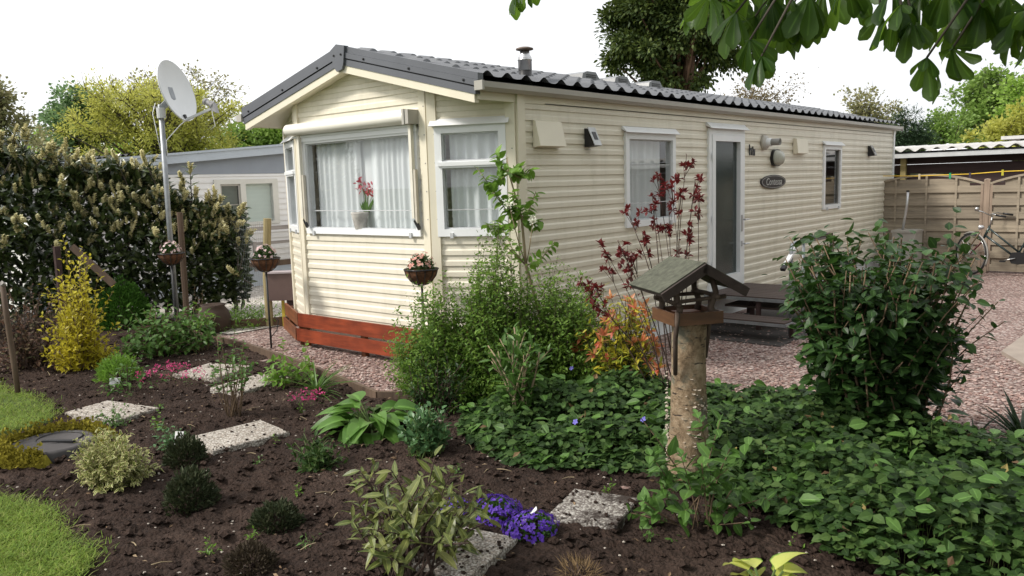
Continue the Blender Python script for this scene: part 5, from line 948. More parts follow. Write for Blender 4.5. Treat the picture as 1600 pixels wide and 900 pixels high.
for s, z, dp_, top in cs:
    p = hedgept(s, z-.12, dp_); d = unit(V3(0, 0, 1.0 if top else .5)+hn*rng.uniform(.0, .7)+hd_*rng.normal(0, .35)+(hd_*.5 if s > 2.6 else 0)); L = rng.uniform(.14, .40); e = p+d*L
    b.tube([p-d*.2, p, e], [.008, .007, .004], 5); n = 13; tt = np.linspace(.1, 1, n); a = np.arange(n)*2.4+rng.uniform(0, 6); x = unit(np.cross(d, V3(.4, .3, .86))); y = np.cross(d, x); o = x*np.cos(a)[:, None]+y*np.sin(a)[:, None]
    l.leaves(p+d*(tt*L)[:, None], o+d*rng.uniform(.4, .9), d+o*.1, rng.uniform(.09, .14, n), LANCE, 1.15)
    for q in range(rng.integers(2, 6)): a = rng.uniform(0, 6.28); spike(e-d*rng.uniform(0, .12), d*1.0+V3(0, 0, .8)+(x*cos(a)+y*sin(a))*.45, rng.uniform(.09, .14))
for k in range(520):
    s = rng.uniform(-2.8, 3.0); u = rng.random(); z = hedge_top(s)*(1-.40*u**2.2); dp_ = .55*sqrt(max(.03, 1-(z/hedge_top(s))**4))+rng.uniform(-.02, .07); p = hedgept(s, z, dp_)
    for q in range(rng.integers(1, 4)): spike(p+rng.normal(0, .035, 3), hn*.35+V3(0, 0, 1)+rng.normal(0, .25, 3), rng.uniform(.08, .13))
l.build('sprig', LM['laurel'], hg)['kind'] = 'stuff'; bl.build('blossom', LM['laurelb'], hg)['kind'] = 'stuff'
for k in range(26): s = rng.uniform(-1, 3.0); p = hedgept(s, 0, rng.uniform(-.2, .2)); b.tube([p-V3(0, 0, .1), p+rng.normal(0, .1, 3)+V3(0, 0, .6), hedgept(s+rng.normal(0, .3), 1.2*hedge_top(s)/2, rng.uniform(0, .4))], [.03, .022, .012], 6)
b.build('branch', M['bark'], hg)['kind'] = 'stuff'

# --- left and middle of the bed, back to front
shrub('bronze_shrub', 'bushy bronze red leaved shrub beside the leaning wooden stake', 'shrub', gz(48, 575), (.42, .42), .86, 110, .055, LM['azal'], M['stemd'], 13, 41, .30, LANCE, 1.5, 50, .15, .005, .12)
shrub('golden_shrub', 'bright golden yellow upright shrub before the dark hedge', 'shrub', gz(128, 575), (.30, .30), 1.2, 130, .068, LM['gold'], M['cane'], 22, 42, .15, OVATE2, 1.0, 48, 0, .004, .12, .36, .02, .35, .3, up=.55, scat=.014)
dc_ = G(205, 512, .0); tuft('dwarf_conifer', 'rounded bright green dwarf conifer under the hedge', 'conifer', (-10.35, 4.45, .0), (.34, .34), .62, 9000, .035, LM['dwarf'], 43, TINY, .5, .5)
shrub('hydrangea', 'broad leafy hydrangea clump in front of the satellite dish pole', 'shrub', gz(250, 552), (.46, .46), .60, 95, .085, LM['hydra'], M['cane'], 8, 44, .45, OVATE, 1.1, 58, .25, .005, .14)
shrub('hydrangea', 'smaller hydrangea at right of the broad clump, below the clay pot', 'shrub', gz(312, 545), (.26, .26), .52, 38, .085, LM['hydra'], M['canel'], 7, 45, .5, OVATE, 1.1, 58, .25, .005, .08)
shrub('maple_seedling', 'young broad leaved seedling growing before the clay pot', 'shrub', (-8.83, 4.72, .02), (.14, .14), .46, 10, .10, LM['young'], M['canel'], 5, 46, .5, OVATE, 1.3, 60, .2, .003, .03)
shrub('garden_perennials', 'row of low fresh green leaves behind the red brown edging board', 'plants', (-8.95, 5.35, .02), (.38, .55), .34, 70, .06, LM['young'], M['stemg'], 8, 47, .3, LANCE, 1.2, 55, .1, .003, .4)
shrub('rose_bush', 'small rose with reddish shoots behind the edging board near hedge', 'shrub', (-9.25, 4.9, .02), (.16, .16), .5, 16, .045, LM['azal'], M['cane'], 8, 48, .4, OVATE2, 1.0, 55, .1, .003, .04)
shrub('rose_bush', 'rose bush of bare brown canes with green tops between the slabs', 'shrub', gz(365, 648), (.20, .20), .68, 17, .05, LM['hydra'], M['cane'], 13, 49, .55, OVATE, 1.0, 58, .2, .006, .05, .2, .5)
shrub('hydrangea', 'fresh light green young hydrangea beside the rear slab and gravel', 'shrub', gz(452, 602), (.24, .24), .44, 20, .075, LM['young'], M['canel'], 8, 50, .5, OVATE, 1.15, 55, .1, .005, .05)
shrub('shoot', 'single tall fresh green shoot standing before the red plank fence', 'shoot', gz(480, 588), (.04, .04), .52, 3, .07, LM['young'], M['canel'], 9, 51, .35, OVATE, 1.2, 50, .1, .004, .02)
shrub('rose_bush', 'low rose bush with few leaves in front of the lime green tuft', 'shrub', gz(205, 612), (.26, .26), .34, 14, .055, LM['hydra'], M['stemd'], 7, 52, .45, OVATE, 1.0, 55, .2, .005, .04)
tuft('lime_tuft', 'low lime green feathery tuft beside the farthest plant label', 'plant', gz(187, 596), (.17, .17), .20, 1300, .05, LM['young'], 53, LANCE, .6)
for (x, y, w, n, sd_, lab) in ((268, 594, .18, 18, 54, 'trailing magenta flowers in soil behind the pebble slab with pink edge'), (228, 600, .10, 8, 55, 'few magenta flowers beside the lime green tuft'), (300, 600, .12, 9, 56, 'small spray of magenta flowers nearest to the farthest slab'), (468, 636, .09, 8, 57, 'small clump of magenta flowers left of the big hosta'), (500, 634, .07, 7, 58, 'tiny clump of magenta flowers touching the big hosta')):
    shrub('pink_flowers', lab, 'flowers', gz(x, y), (w, w), .14, n, .022, LM['hydra'], M['stemd'], 4, sd_, .2, OVATE2, .8, 55, .1, .0015, w*.7, .2, .3, extra=heads(LM['pinkp'], .018, 8, .020))
strap('day_lily', 'arching strap leaved tuft by the timber edging and gravel', 'plant', gz(495, 618), 46, .30, LM['strap'], 59, .07)
shrub('perennial', 'low leafy green perennial alone in open soil of mid bed', 'plant', gz(495, 726), (.17, .15), .19, 46, .06, LM['cover'], M['stemg'], 6, 60, .3, OVATE, .8, 45, .1, .003, .08)
shrub('seedling', 'little sprawling seedling on the pebble slab by the well cover', 'plant', gz(180, 662), (.17, .15), .22, 26, .032, LM['hydra'], M['stemg'], 7, 61, .3, OVATE, 1, 55, .2, .002, .04)
shrub('seedling', 'thin pale seedling between the plant marker and mid slab', 'plant', gz(255, 668), (.08, .08), .20, 7, .045, LM['young'], M['stemg'], 5, 62, .4, OVATE, 1, 55, .2, .002, .03)
shrub('seedling', 'greyish leafy seedling behind the variegated shrub', 'plant', gz(262, 700), (.15, .12), .22, 22, .04, LM['sedum'], M['stemg'], 6, 63, .3, OVATE, .9, 55, .2, .002, .05)
shrub('variegated_shrub', 'low spreading cream and green variegated shrub near the lawn', 'shrub', gz(178, 752), (.30, .22), .31, 150, .045, LM['varieg'], M['canel'], 13, 64, .30, tmpl(3, lambda t: sin(pi*t**.85)**.9, .42, .12, .15, True), 1.0, 48, .05, .003, .10, .2, .12, whorl=2)
tuft('heather', 'largest dark heather clump next to the variegated shrub', 'heather', gz(298, 785), (.13, .13), .20, 2600, .03, LM['heather'], 65, TINY, .35); tuft('heather', 'dark heather behind the largest one, under the plant marker', 'heather', gz(291, 722), (.13, .11), .16, 1800, .03, LM['heather'], 66, TINY, .35)
tuft('heather', 'lone round dark heather in the open soil of lower bed', 'heather', gz(432, 818), (.12, .11), .11, 1900, .026, LM['heather'], 67, TINY, .35); tuft('heather', 'dry brown heather at the bottom edge of bed', 'heather', gz(392, 888), (.11, .10), .10, 1100, .026, LM['brownh'], 68, TINY, .35)
tuft('grass_tuft', 'withered straw coloured grass tuft near front edge of soil', 'grass tuft', gz(905, 905), (.09, .07), .06, 260, .05, leafm('straw', [(.2, .13, .06), (.28, .19, .10)], .8, .2), 69, NEEDLE, .06)
# bellflowers
for x, y, r_, sd_, lab in ((712, 806, .11, 70, 'purple bellflower cushion half hidden behind the rhododendron'), (775, 808, .13, 71, 'purple bellflower cushion in the middle, behind the slim label'), (830, 832, .13, 72, 'purple bellflower cushion at the slim label, nearest the soiled slab')):
    B = gz(x, y); rg = np.random.default_rng(sd_); n = 420; d = rg.normal(0, 1, (n, 3)); d[:, 2] = np.abs(d[:, 2]); d = unit(d); t = thing('bellflower', lab, 'flowers', B, 'purple bellflowers beside the slab')
    MB().leaves(B+d*V3(r_, r_, .08)*.8, d+rg.normal(0, .4, (n, 3)), rg.normal(0, .5, (n, 3))+V3(0, 0, 1), rg.uniform(.015, .028, n), TINY).build('leaves', LM['bigshrub'], t)
    m = 150; d = rg.normal(0, 1, (m, 3)); d[:, 2] = np.abs(d[:, 2])+.15; d = unit(d); P = B+d*V3(r_, r_, .085)*rg.uniform(.9, 1.12, (m, 1)); q = MB()
    for k in range(5): r = rg.normal(0, 1, (m, 3)); sd2 = unit(r-d*(r*d).sum(1, keepdims=True)); q.leaves(P, sd2+.5*d, d, rg.uniform(.012, .019, m), PETAL)
    q.build('blossom', LM['purple'], t)
# rhododendron close to the viewer
shrub('rhododendron', 'nearest open rhododendron with olive leaf rosettes over a slab', 'shrub', gz(648, 888), (.42, .36), .50, 44, .100, LM['rhodo'], M['stemd'], 9, 73, .55, tmpl(4, lambda t: sin(pi*t**.85)**.85, .34, .12, .12), 1.0, 62, .12, .006, .13, .2, .35, .35, .4)
# hosta, sedum, shrubs by the caravan
def hosta(name, label, base, n, L, lm, seed, T=HOSTA):
    rg = np.random.default_rng(seed); B = np.asarray(base, float); t = thing(name, label, 'hosta', B); a = rg.uniform(0, 2*pi, n); el = rg.uniform(.15, 1.1, n); pl = L*rg.uniform(.5, 1.1, n)
    D0 = np.stack([np.cos(a)*np.cos(el), np.sin(a)*np.cos(el), np.sin(el)], -1); P1 = B+D0*pl[:, None]; MB().tubes(np.stack([np.repeat(B[None], n, 0), B+D0*pl[:, None]*.5+V3(0, 0, .02), P1], 1), np.full((n, 3), .005), 4).build('leaf_stalk', M['stemg'], t)
    D = np.stack([np.cos(a), np.sin(a), np.sin(el)*.5-.15], -1)+rg.normal(0, .15, (n, 3)); MB().leaves(P1, D, V3(0, 0, 1)+np.stack([np.cos(a), np.sin(a), 0*a], -1)*.2+rg.normal(0, .2, (n, 3)), L*rg.uniform(.75, 1.15, n), T).build('leaves', lm, t, True)
hosta('hosta', 'large broad leaved green hosta in front of the feathery shrub', gz(580, 672), 58, .21, LM['hosta'], 74); hosta('hosta', 'yellow leaved hosta at the bottom edge right of the log', gz(1195, 934), 26, .15, LM['yhosta'], 75)
shrub('stonecrop', 'compact rounded blue green stonecrop right of the big hosta', 'plant', gz(667, 702), (.18, .17), .31, 110, .05, LM['sedum'], M['stemg'], 7, 76, .45, ROUND, .8, 42, 0, .004, .12, .1, .25)
def feather(label, base, r, h, tips, seed, lean=(0, 0)): shrub('feathery_shrub', label, 'shrub', base, r, h, tips, .042, LM['fluffy'], M['stemd'], 34, seed, .22, LANCE, 1.5, 60, .12, .0025, .22, .32, .05, .35, .35, lean=lean, jit=.6, k=3, whorl=2, scat=.022)
feather('feathery light green shrub, front lobe beside the basket stand', (-4.42, 4.30, 0), (.52, .44), .90, 480, 77); feather('feathery light green shrub, tallest lobe against the corner of caravan', (-4.08, 4.58, 0), (.50, .44), 1.30, 560, 78); feather('feathery light green shrub, right lobe before the long cream wall', (-3.78, 5.02, 0), (.50, .44), 1.06, 480, 79)
shrub('evergreen_shrub', 'low dark green shrub at the foot of the feathery lobes', 'shrub', (-4.25, 4.05, 0), (.36, .26), .50, 90, .05, LM['bigshrub'], M['stemd'], 10, 80, .3, OVATE2, 1, 55, .1, .004, .15)
# tall thin lilac
rg = np.random.default_rng(81); B = V3(-4.02, 5.05, 0); lt = thing('lilac', 'tall thin lilac stem with fresh leaves and few white flower heads', 'small tree', B); st_ = MB(); lv = MB(); fl = MB()
tr_ = [V3(-4.02, 5.05, -.05), atG(846, 500, B), atG(822, 415, B), atG(815, 340, B), atG(795, 270, B), atG(792, 245, B)]; st_.tube(tr_, [.017, .016, .013, .010, .006, .004], 8)
for s0, e in ((3, (745, 262)), (3, (770, 300)), (3, (838, 300)), (4, (830, 265)), (3, (760, 350)), (2, (868, 380)), (4, (775, 240)), (3, (842, 345)), (4, (812, 262)), (2, (778, 345)), (3, (800, 300)), (4, (757, 285))):
    p = tr_[s0]; q = atG(e[0], e[1], B)+unit(V3(-CF[0], -CF[1], 0))*rg.uniform(-.2, .25); mdl = (p+q)/2+V3(0, 0, -.05); st_.tube([p, mdl, q], [.006, .0045, .003], 5)
    n = 22; tt = np.linspace(.12, 1, n); C = np.array([(1-t)**2*p+2*t*(1-t)*mdl+t*t*q for t in tt]); d = unit(q-p); a = np.arange(n)*2.2+rg.uniform(0, 6); x = unit(np.cross(d, V3(.3, .2, .9))); y = np.cross(d, x); o = x*np.cos(a)[:, None]+y*np.sin(a)[:, None]
    lv.leaves(C, o+d*.5-V3(0, 0, .35), V3(0, 0, 1)+o*.3+rg.normal(0, .3, (n, 3)), rg.uniform(.055, .095, n), OVATE, 1.25)
for e in ((770, 352), (832, 345), (795, 318)):
    q = atG(e[0], e[1], B)+unit(V3(-CF[0], -CF[1], 0))*.12; st_.tube([tr_[2], (tr_[2]+q)/2-V3(0, 0, .03), q], [.005, .004, .003], 4); n = 60; d = unit(rg.normal(0, 1, (n, 3))); fl.leaves(q+d*rg.uniform(.1, 1, (n, 1))*V3(.03, .03, .05), d, rg.normal(0, 1, (n, 3)), rg.uniform(.012, .02, n), PETAL, 1.3)
st_.build('stem', M['canel'], lt, True); lv.build('leaves', LM['young'], lt); fl.build('blossom', LM['whitef'], lt)
# cut-back shrub of thick canes
shrub('cut_back_shrub', 'shrub of thick upright brown canes with dark leaf tufts in ground cover', 'shrub', gz(812, 668), (.26, .26), .72, 20, .125, LM['hydra'], M['canel'], 15, 82, .22, tmpl(4, lambda t: sin(pi*t**.8)**.85, .33), 1.0, 45, .0, .010, .10, .15, .6, .2, up=.6)
# pieris: green below, yellow, coral tips
pb = gz(972, 622); shrub('pieris', 'pieris shrub with yellow leaves and coral red new shoots', 'shrub', pb, (.38, .34), .92, 125, .082, LM['pierisy'], M['stemd'], 14, 83, .35, LANCE, 1.15, 60, .25, .004, .10, .25, .2, .35, .5, extra=lambda t, P2, Tl, r: MB().leaves(np.repeat(P2[::3], 9, 0), np.repeat(Tl[::3], 9, 0)*.5+unit(r.normal(0, 1, (9*len(P2[::3]), 3)))+V3(0, 0, .25), V3(0, 0, 1)+r.normal(0, .4, (9*len(P2[::3]), 3)), r.uniform(.055, .09, 9*len(P2[::3])), LANCE, 1.1).build('new_shoots', LM['pieriso'], t))
# dark red open shrub
B = gz(1056, 640); ends = [(1078, 240), (1032, 268), (1023, 300), (985, 330), (962, 375), (948, 412), (925, 440), (920, 465), (1000, 362), (1052, 330), (1075, 345), (1015, 412), (972, 410), (1060, 300), (1083, 280), (940, 380), (1045, 285), (985, 395), (1082, 310), (905, 445), (1068, 385), (1030, 330)]
rg = np.random.default_rng(84); tp_ = [atG(x, y, B)+unit(V3(CF[0], CF[1], 0))*rg.uniform(-.22, .22) for x, y in ends]
def redheads(t, P2, Tl, r):
    m = MB(); s = MB()
    for p, d in zip(P2, Tl):
        for k in range(5):
            c = p-d*r.uniform(0, .16)+r.normal(0, .025, 3); n = 10; s.tube([p-d*.16, c], [.002, .0015], 3); dd = unit(r.normal(0, 1, (n, 3))+d*.4); m.leaves(np.repeat(c[None], n, 0), dd, r.normal(0, .6, (n, 3))+V3(0, 0, 1), r.uniform(.03, .052, n), OVATE2, .9)
    m.build('leaf_cluster', LM['berb'], t); s.build('twig', M['stemd'], t)
shrub('red_leaved_shrub', 'tall open shrub with thin canes and dark red leaf clusters', 'shrub', B, .3, 1, 22, .028, LM['berb'], M['stemd'], 4, 84, .7, OVATE2, .8, 60, .1, .0045, .09, tipsP=np.array(tp_), bend=.22, up=.45, extra=redheads)
# hydrangea at the foot of the log
B = gz(1085, 815); ends = [(985, 800), (1000, 770), (1030, 745), (1010, 700), (1050, 690), (1110, 640), (1085, 640), (1125, 715), (1140, 760), (1160, 800), (1105, 830), (1065, 780), (1120, 790), (1040, 820), (1080, 700), (1000, 650), (1190, 770), (1140, 700)]
rg = np.random.default_rng(85); shrub('hydrangea', 'young hydrangea with paired leaves at the foot of bird feeder log', 'shrub', B, .3, .5, 18, .085, LM['hydra'], M['cane'], 6, 85, .60, OVATE, 1.15, 58, .1, .005, .10, tipsP=np.array([atG(x, y, B)-unit(V3(CF[0], CF[1], 0))*rg.uniform(0, .22) for x, y in ends]), bend=.4, up=.5, whorl=2)
# big dark bush on the right
B = V3(-1.48, 5.02, 0); rg = np.random.default_rng(861); m_ = 185; zq = .34+1.02*rg.random(m_)**.62; aq = rg.uniform(0, 2*pi, m_); rq = (.20+.325*sstep(.2, .95, zq))*rg.random(m_)**.42*(.82+.36*vnoise(aq*1.4, zq*3, 4)); zq = zq*(.86+.14*vnoise(np.cos(aq)*2+3, np.sin(aq)*2, 7)); vase = np.stack([B[0]-.03+rq*np.cos(aq)*1.05, B[1]+rq*np.sin(aq)*.95, zq], -1)
shrub('large_shrub', 'large dense dark green shrub between bird feeder and gravel drive', 'shrub', B, (.70, .52), 1.46, 215, .095, LM['bigshrub'], M['cane'], 20, 86, .36, OVATE, 1.2, 62, .2, .008, .24, .16, .04, .3, .4, up=.60, lean=(-.02, .02), scat=.045, whorl=2, tipsP=vase)
B2 = V3(-1.30, 5.1, 0); ends = [(1555, 470), (1540, 430), (1500, 400), (1560, 500), (1530, 480), (1490, 560), (1520, 440), (1505, 470)]
rg = np.random.default_rng(87); shrub('arching_shrub', 'long arching shoots leaning right from the large dark shrub', 'shrub', B2, .3, 1, 8, .07, LM['bigshrub'], M['cane'], 14, 87, .35, OVATE, 1.15, 60, .25, .007, .08, tipsP=np.array([atG(x, y, B2)+unit(V3(CF[0], CF[1], 0))*rg.uniform(-.2, .1) for x, y in ends]), bend=.3, up=.6)
strap('strap_leaved_plant', 'dark strap leaved plant on the gravel at right edge', 'plant', (-.80, 5.62, -.05), 40, .36, LM['darkstrap'], 88, .10, None, .5, 60)
strap('strap_leaved_plant', 'small dark arching plant left of the larger strap leaved one', 'plant', (-1.02, 5.42, -.02), 16, .24, LM['darkstrap'], 89, .09, None, .6, 50)

# --- ground cover, one mass
rng = np.random.default_rng(90); poly = np.array([(-4.03, 4.1), (-3.75, 3.75), (-3.23, 3.47), (-2.84, 3.42), (-2.62, 3.62), (-2.3, 3.78), (-1.95, 3.62), (-1.6, 3.62), (-1.37, 3.42), (-1.15, 3.30), (-.9, 3.22), (.9, 3.2), (1.2, 5.0), (-.73, 5.32), (-1.15, 5.40), (-1.72, 5.52), (-2.15, 5.62), (-2.6, 5.4), (-3.25, 5.25), (-3.9, 4.9)])
def inside(P, x, y):
    c = np.zeros(len(x), bool); n = len(P)
    for i in range(n):
        (x1, y1), (x2, y2) = P[i], P[i-1]; c ^= ((y1 > y) != (y2 > y)) & (x < (x2-x1)*(y-y1)/(y2-y1+1e-12)+x1)
    return c
n = 17000; x = rng.uniform(-4.1, 1.2, n); y = rng.uniform(3.1, 5.7, n); x, y = x+rng.normal(0, .04, n), y+rng.normal(0, .04, n); k = inside(poly, x, y); x, y = x[k], y[k]
def segdist(P, x, y):
    r = np.full(len(x), 9.)
    for i in range(len(P)):
        a, c = P[i-1], P[i]; d = c-a; u = np.clip(((x-a[0])*d[0]+(y-a[1])*d[1])/(d@d), 0, 1); r = np.minimum(r, np.hypot(x-a[0]-u*d[0], y-a[1]-u*d[1]))
    return r
near = segdist(poly, x, y)*(.6+.8*fbm(x*3, y*3, 12)); hgt = (.04+.38*fbm(x*2.6, y*2.6, 6))*(.12+.88*sstep(.0, .42, near))+.13*sstep(-2.2, -1.2, x)*sstep(4.3, 3.6, y); n = len(x)
z = .03+hgt*rng.uniform(.3, 1.05, n); a = rng.uniform(0, 2*pi, n); gc = MB(); tl_ = rng.normal(0, .48, (n, 2))
for q in range(3):
    aq = a+q*2.1; D = np.stack([np.cos(aq), np.sin(aq), rng.uniform(-.35, .25, n)], -1); gc.leaves(np.stack([x, y, z], -1), D, np.stack([tl_[:, 0]+.1, tl_[:, 1]-.25, 1+0*x], -1), rng.uniform(.030, .066, n)*(.75+.6*fbm(x*4, y*4, 16)), tmpl(3, lambda t: sin(pi*t**.8)**.8, .75, .10, .15))
sub = (rng.random(n) < .2) & (near > .15); gs = np.stack([np.stack([x, y, 0*x], -1)[sub]+rng.normal(0, .02, (sub.sum(), 3))*V3(1, 1, 0), np.stack([x, y, z], -1)[sub]], 1)
o = gc.build('ground_cover', LM['cover'], loc=(-2, 4.4, 0)); tag(o, 'spreading mass of low dark green three leaved ground cover', 'ground cover', kind='stuff')
k2 = rng.integers(0, n, 900); lg = MB().leaves(np.stack([x, y, z*1.08+.03], -1)[k2], np.stack([np.cos(a), np.sin(a), rng.uniform(-.6, .35, n)], -1)[k2], V3(0, -.2, 1)+rng.normal(0, .45, (900, 3)), rng.uniform(.06, .10, 900), OVATE, 1.15); lg.build('tall_leaf', LM['hydra'], o)['kind'] = 'stuff'
k2 = rng.integers(0, n, 260); lg = MB().leaves(np.stack([x, y, z*1.0+.02], -1)[k2], rng.normal(0, 1, (260, 3)), V3(0, -.2, 1)+rng.normal(0, .6, (260, 3)), rng.uniform(.03, .07, 260), OVATE2, 1.0); lg.build('dead_leaf', leafm('dead_leaf', [(.09, .05, .03), (.2, .13, .06), (.26, .22, .07)], .8, .1), o)['kind'] = 'stuff'
b = MB().tubes(gs, np.full((len(gs), 2), .0018), 3); b.build('leaf_stalk', M['stemg'], o)
for px, py, lab in ((899, 659, 'tiny blue periwinkle flower left of the pieris foot'), (1005, 655, 'tiny blue periwinkle flower before the log'), (893, 575, 'tiny blue flower among the feathery shrub foliage')):
    p = G(px, py, .28); r = np.random.default_rng(px); q = MB(); a = np.arange(5)*2*pi/5; q.leaves(np.repeat(p[None], 5, 0), np.stack([np.cos(a), np.sin(a)*.6-.3, np.sin(a)*.8], -1), V3(.3, -1, .5)+0*np.zeros((5, 3)), .018, PETAL, 1.3); tag(q.build('periwinkle', LM['blue'], loc=p), lab, 'flower')
# --- seedlings scattered over the open soil
pos = [(405, 722), (470, 640), (650, 710), (432, 690), (250, 640), (460, 768), (545, 700), (395, 840), (715, 735), (330, 860), (480, 850), (950, 770), (1010, 840), (560, 760), (200, 620), (1240, 850), (1290, 860)]
labs = 'small green seedling in the open dark soil of the bed'
for i_, (px, py) in enumerate(pos): shrub('seedling', labs, 'seedling', gz(px, py), (.045, .045), .07, 5, .032, LM['young'] if i_ % 2 else LM['hydra'], M['stemg'], 4, 200+i_, .3, OVATE2, .8, 55, .1, .0015, .015, group='seedlings scattered over the open soil')
# --- crumbs, stones and petals on the soil; grass
rng = np.random.default_rng(91); n = 15000; x = rng.uniform(-9.5, .5, n); y = rng.uniform(1.0, 5.3, n); k = (y < soil_edge(x)-.05) & (y > lawn_edge(x)+.02) & (np.hypot(x, y) < 10.5); k &= rng.random(n) < np.clip(4.0/np.hypot(x, y), .25, 1); x, y = x[k], y[k]; r = rng.gamma(2.2, .0055, len(x)).clip(.004, .030)
tag(MB().blobs(np.stack([x, y, soilz(x, y)+r*.25], -1), r, rng, .8).build('soil_crumbs', M['soil'], loc=(-4, 3, 0)), 'loose dark crumbs of soil covering the bed', 'soil', kind='stuff')
n = 800; x = rng.uniform(-8.5, .3, n); y = rng.uniform(1.2, 4.6, n); k = (y < soil_edge(x)-.05) & (y > lawn_edge(x)+.05); x, y = x[k], y[k]; r = rng.uniform(.003, .009, len(x))
tag(MB().blobs(np.stack([x, y, soilz(x, y)+.008], -1), r, rng, .7).build('pebbles', plain('pale_pebbles', (.33, .29, .25), .8, .4, 30), loc=(-4, 3, 0)), 'small pale pebbles and petals scattered on the soil', 'pebbles', kind='stuff')
cC, cR = [], []
for Pq, mt in SLABC:
    for q in range(45 if mt == 'slab' else 55):
        u, v = rng.beta(.5, .5), rng.beta(.5, .5); pt_ = (Pq[0]*(1-u)+Pq[1]*u)*(1-v)+(Pq[3]*(1-u)+Pq[2]*u)*v; cC.append(pt_+V3(0, 0, .003)); cR.append(rng.gamma(2, .004))
tag(MB().blobs(cC, np.clip(cR, .002, .011), rng, .8).build('soil_crumbs', M['soil'], loc=(-4, 3, .05)), 'crumbs of dark soil spilled onto the paving slabs', 'soil', kind='stuff')
tw_ = MB()
for q in range(110):
    x_, y_ = rng.uniform(-8.5, -.5), rng.uniform(1.4, 4.2)
    if y_ < lawn_edge(x_)+.1 or y_ > soil_edge(x_)-.1: continue
    a_ = rng.uniform(0, 6.28); L_ = rng.uniform(.03, .11); p_ = V3(x_, y_, soil_at(x_, y_)+.01); e_ = p_+V3(cos(a_)*L_, sin(a_)*L_, 0); e_[2] = soil_at(e_[0], e_[1])+.012; tw_.tube([p_, (p_+e_)/2+V3(0, 0, .006), e_], [.003, .0025, .0015], 4)
tag(tw_.build('twig_litter', M['canel'], loc=(-4, 3, 0)), 'short dry twigs lying about on the dark soil', 'twigs', kind='stuff')
n = 800; x = rng.uniform(-9, 0, n); y = rng.uniform(1.2, 4.8, n); k = (y < soil_edge(x)) & (y > lawn_edge(x)+.05); x, y = x[k], y[k]; a = rng.uniform(0, 6.28, len(x))
tag(MB().leaves(np.stack([x, y, soilz(x, y)+.012], -1), np.stack([np.cos(a), np.sin(a), rng.uniform(-.1, .4, len(x))], -1), V3(0, 0, 1)+rng.normal(0, .5, (len(x), 3)), rng.uniform(.012, .04, len(x)), OVATE2, .7).build('fallen_leaves', leafm('dry_leaf', [(.10, .06, .035), (.2, .13, .075), (.3, .22, .14)], .8, .1), loc=(-4, 3, 0)), 'dry leaves and bark bits lying on the soil', 'leaf litter', kind='stuff')
n = 16000; x = rng.uniform(-7.8, .8, n); y = 3.95+rng.random(n)**1.3*5.2; k = y > soil_edge(x)+.02; k &= ~((y > 5.0) & (x < -4.5)); x, y = x[k], y[k]; r = rng.uniform(.008, .021, len(x))
tag(MB().blobs(np.stack([x, y, zgravel(x, y)+.004], -1), r, rng, .7).build('gravel_stones', leafm('loose_gravel', [(.20, .115, .10), (.30, .20, .175), (.42, .31, .28), (.16, .10, .095), (.46, .38, .35)], .85, 0), loc=(-4, 5, 0)), 'loose pinkish stones lying on the gravel path', 'gravel', kind='stuff')
def blades(n, x0, x1, y0, y1, name, lab, L0, L1, sd):
    r = np.random.default_rng(sd); x = r.uniform(x0, x1, n); y = r.uniform(y0, y1, n); k = y < lawn_edge(x)+.045*r.normal(0, 1, n); x, y = x[k], y[k]; n = len(x); a = r.uniform(0, 6.28, n); cl = .6+.8*fbm(x*5, y*5, 4)
    D = np.stack([np.cos(a)*.75, np.sin(a)*.75, .55+r.random(n)], -1); T = tmpl(2, lambda t: 1-.7*t, .12, .1, .5); P = np.stack([x, y, .045+.02*(fbm(x*2, y*2, 2)-.5)], -1)
    tag(MB().leaves(P, D, np.stack([-np.cos(a)*.5, -np.sin(a)*.5, 0*a+.6], -1), r.uniform(L0, L1, n)*cl, T).build(name, LM['grass'], loc=(x0, y0, 0)), lab, 'grass', kind='stuff')
blades(62000, -5.2, -3.2, .6, 1.6, 'lawn_grass', 'short mown grass of the lawn corner nearest the viewer', .022, .045, 92); blades(30000, -9.5, -6.0, 1.5, 2.45, 'lawn_grass', 'short bright grass of the lawn by the wooden stake', .022, .045, 93)
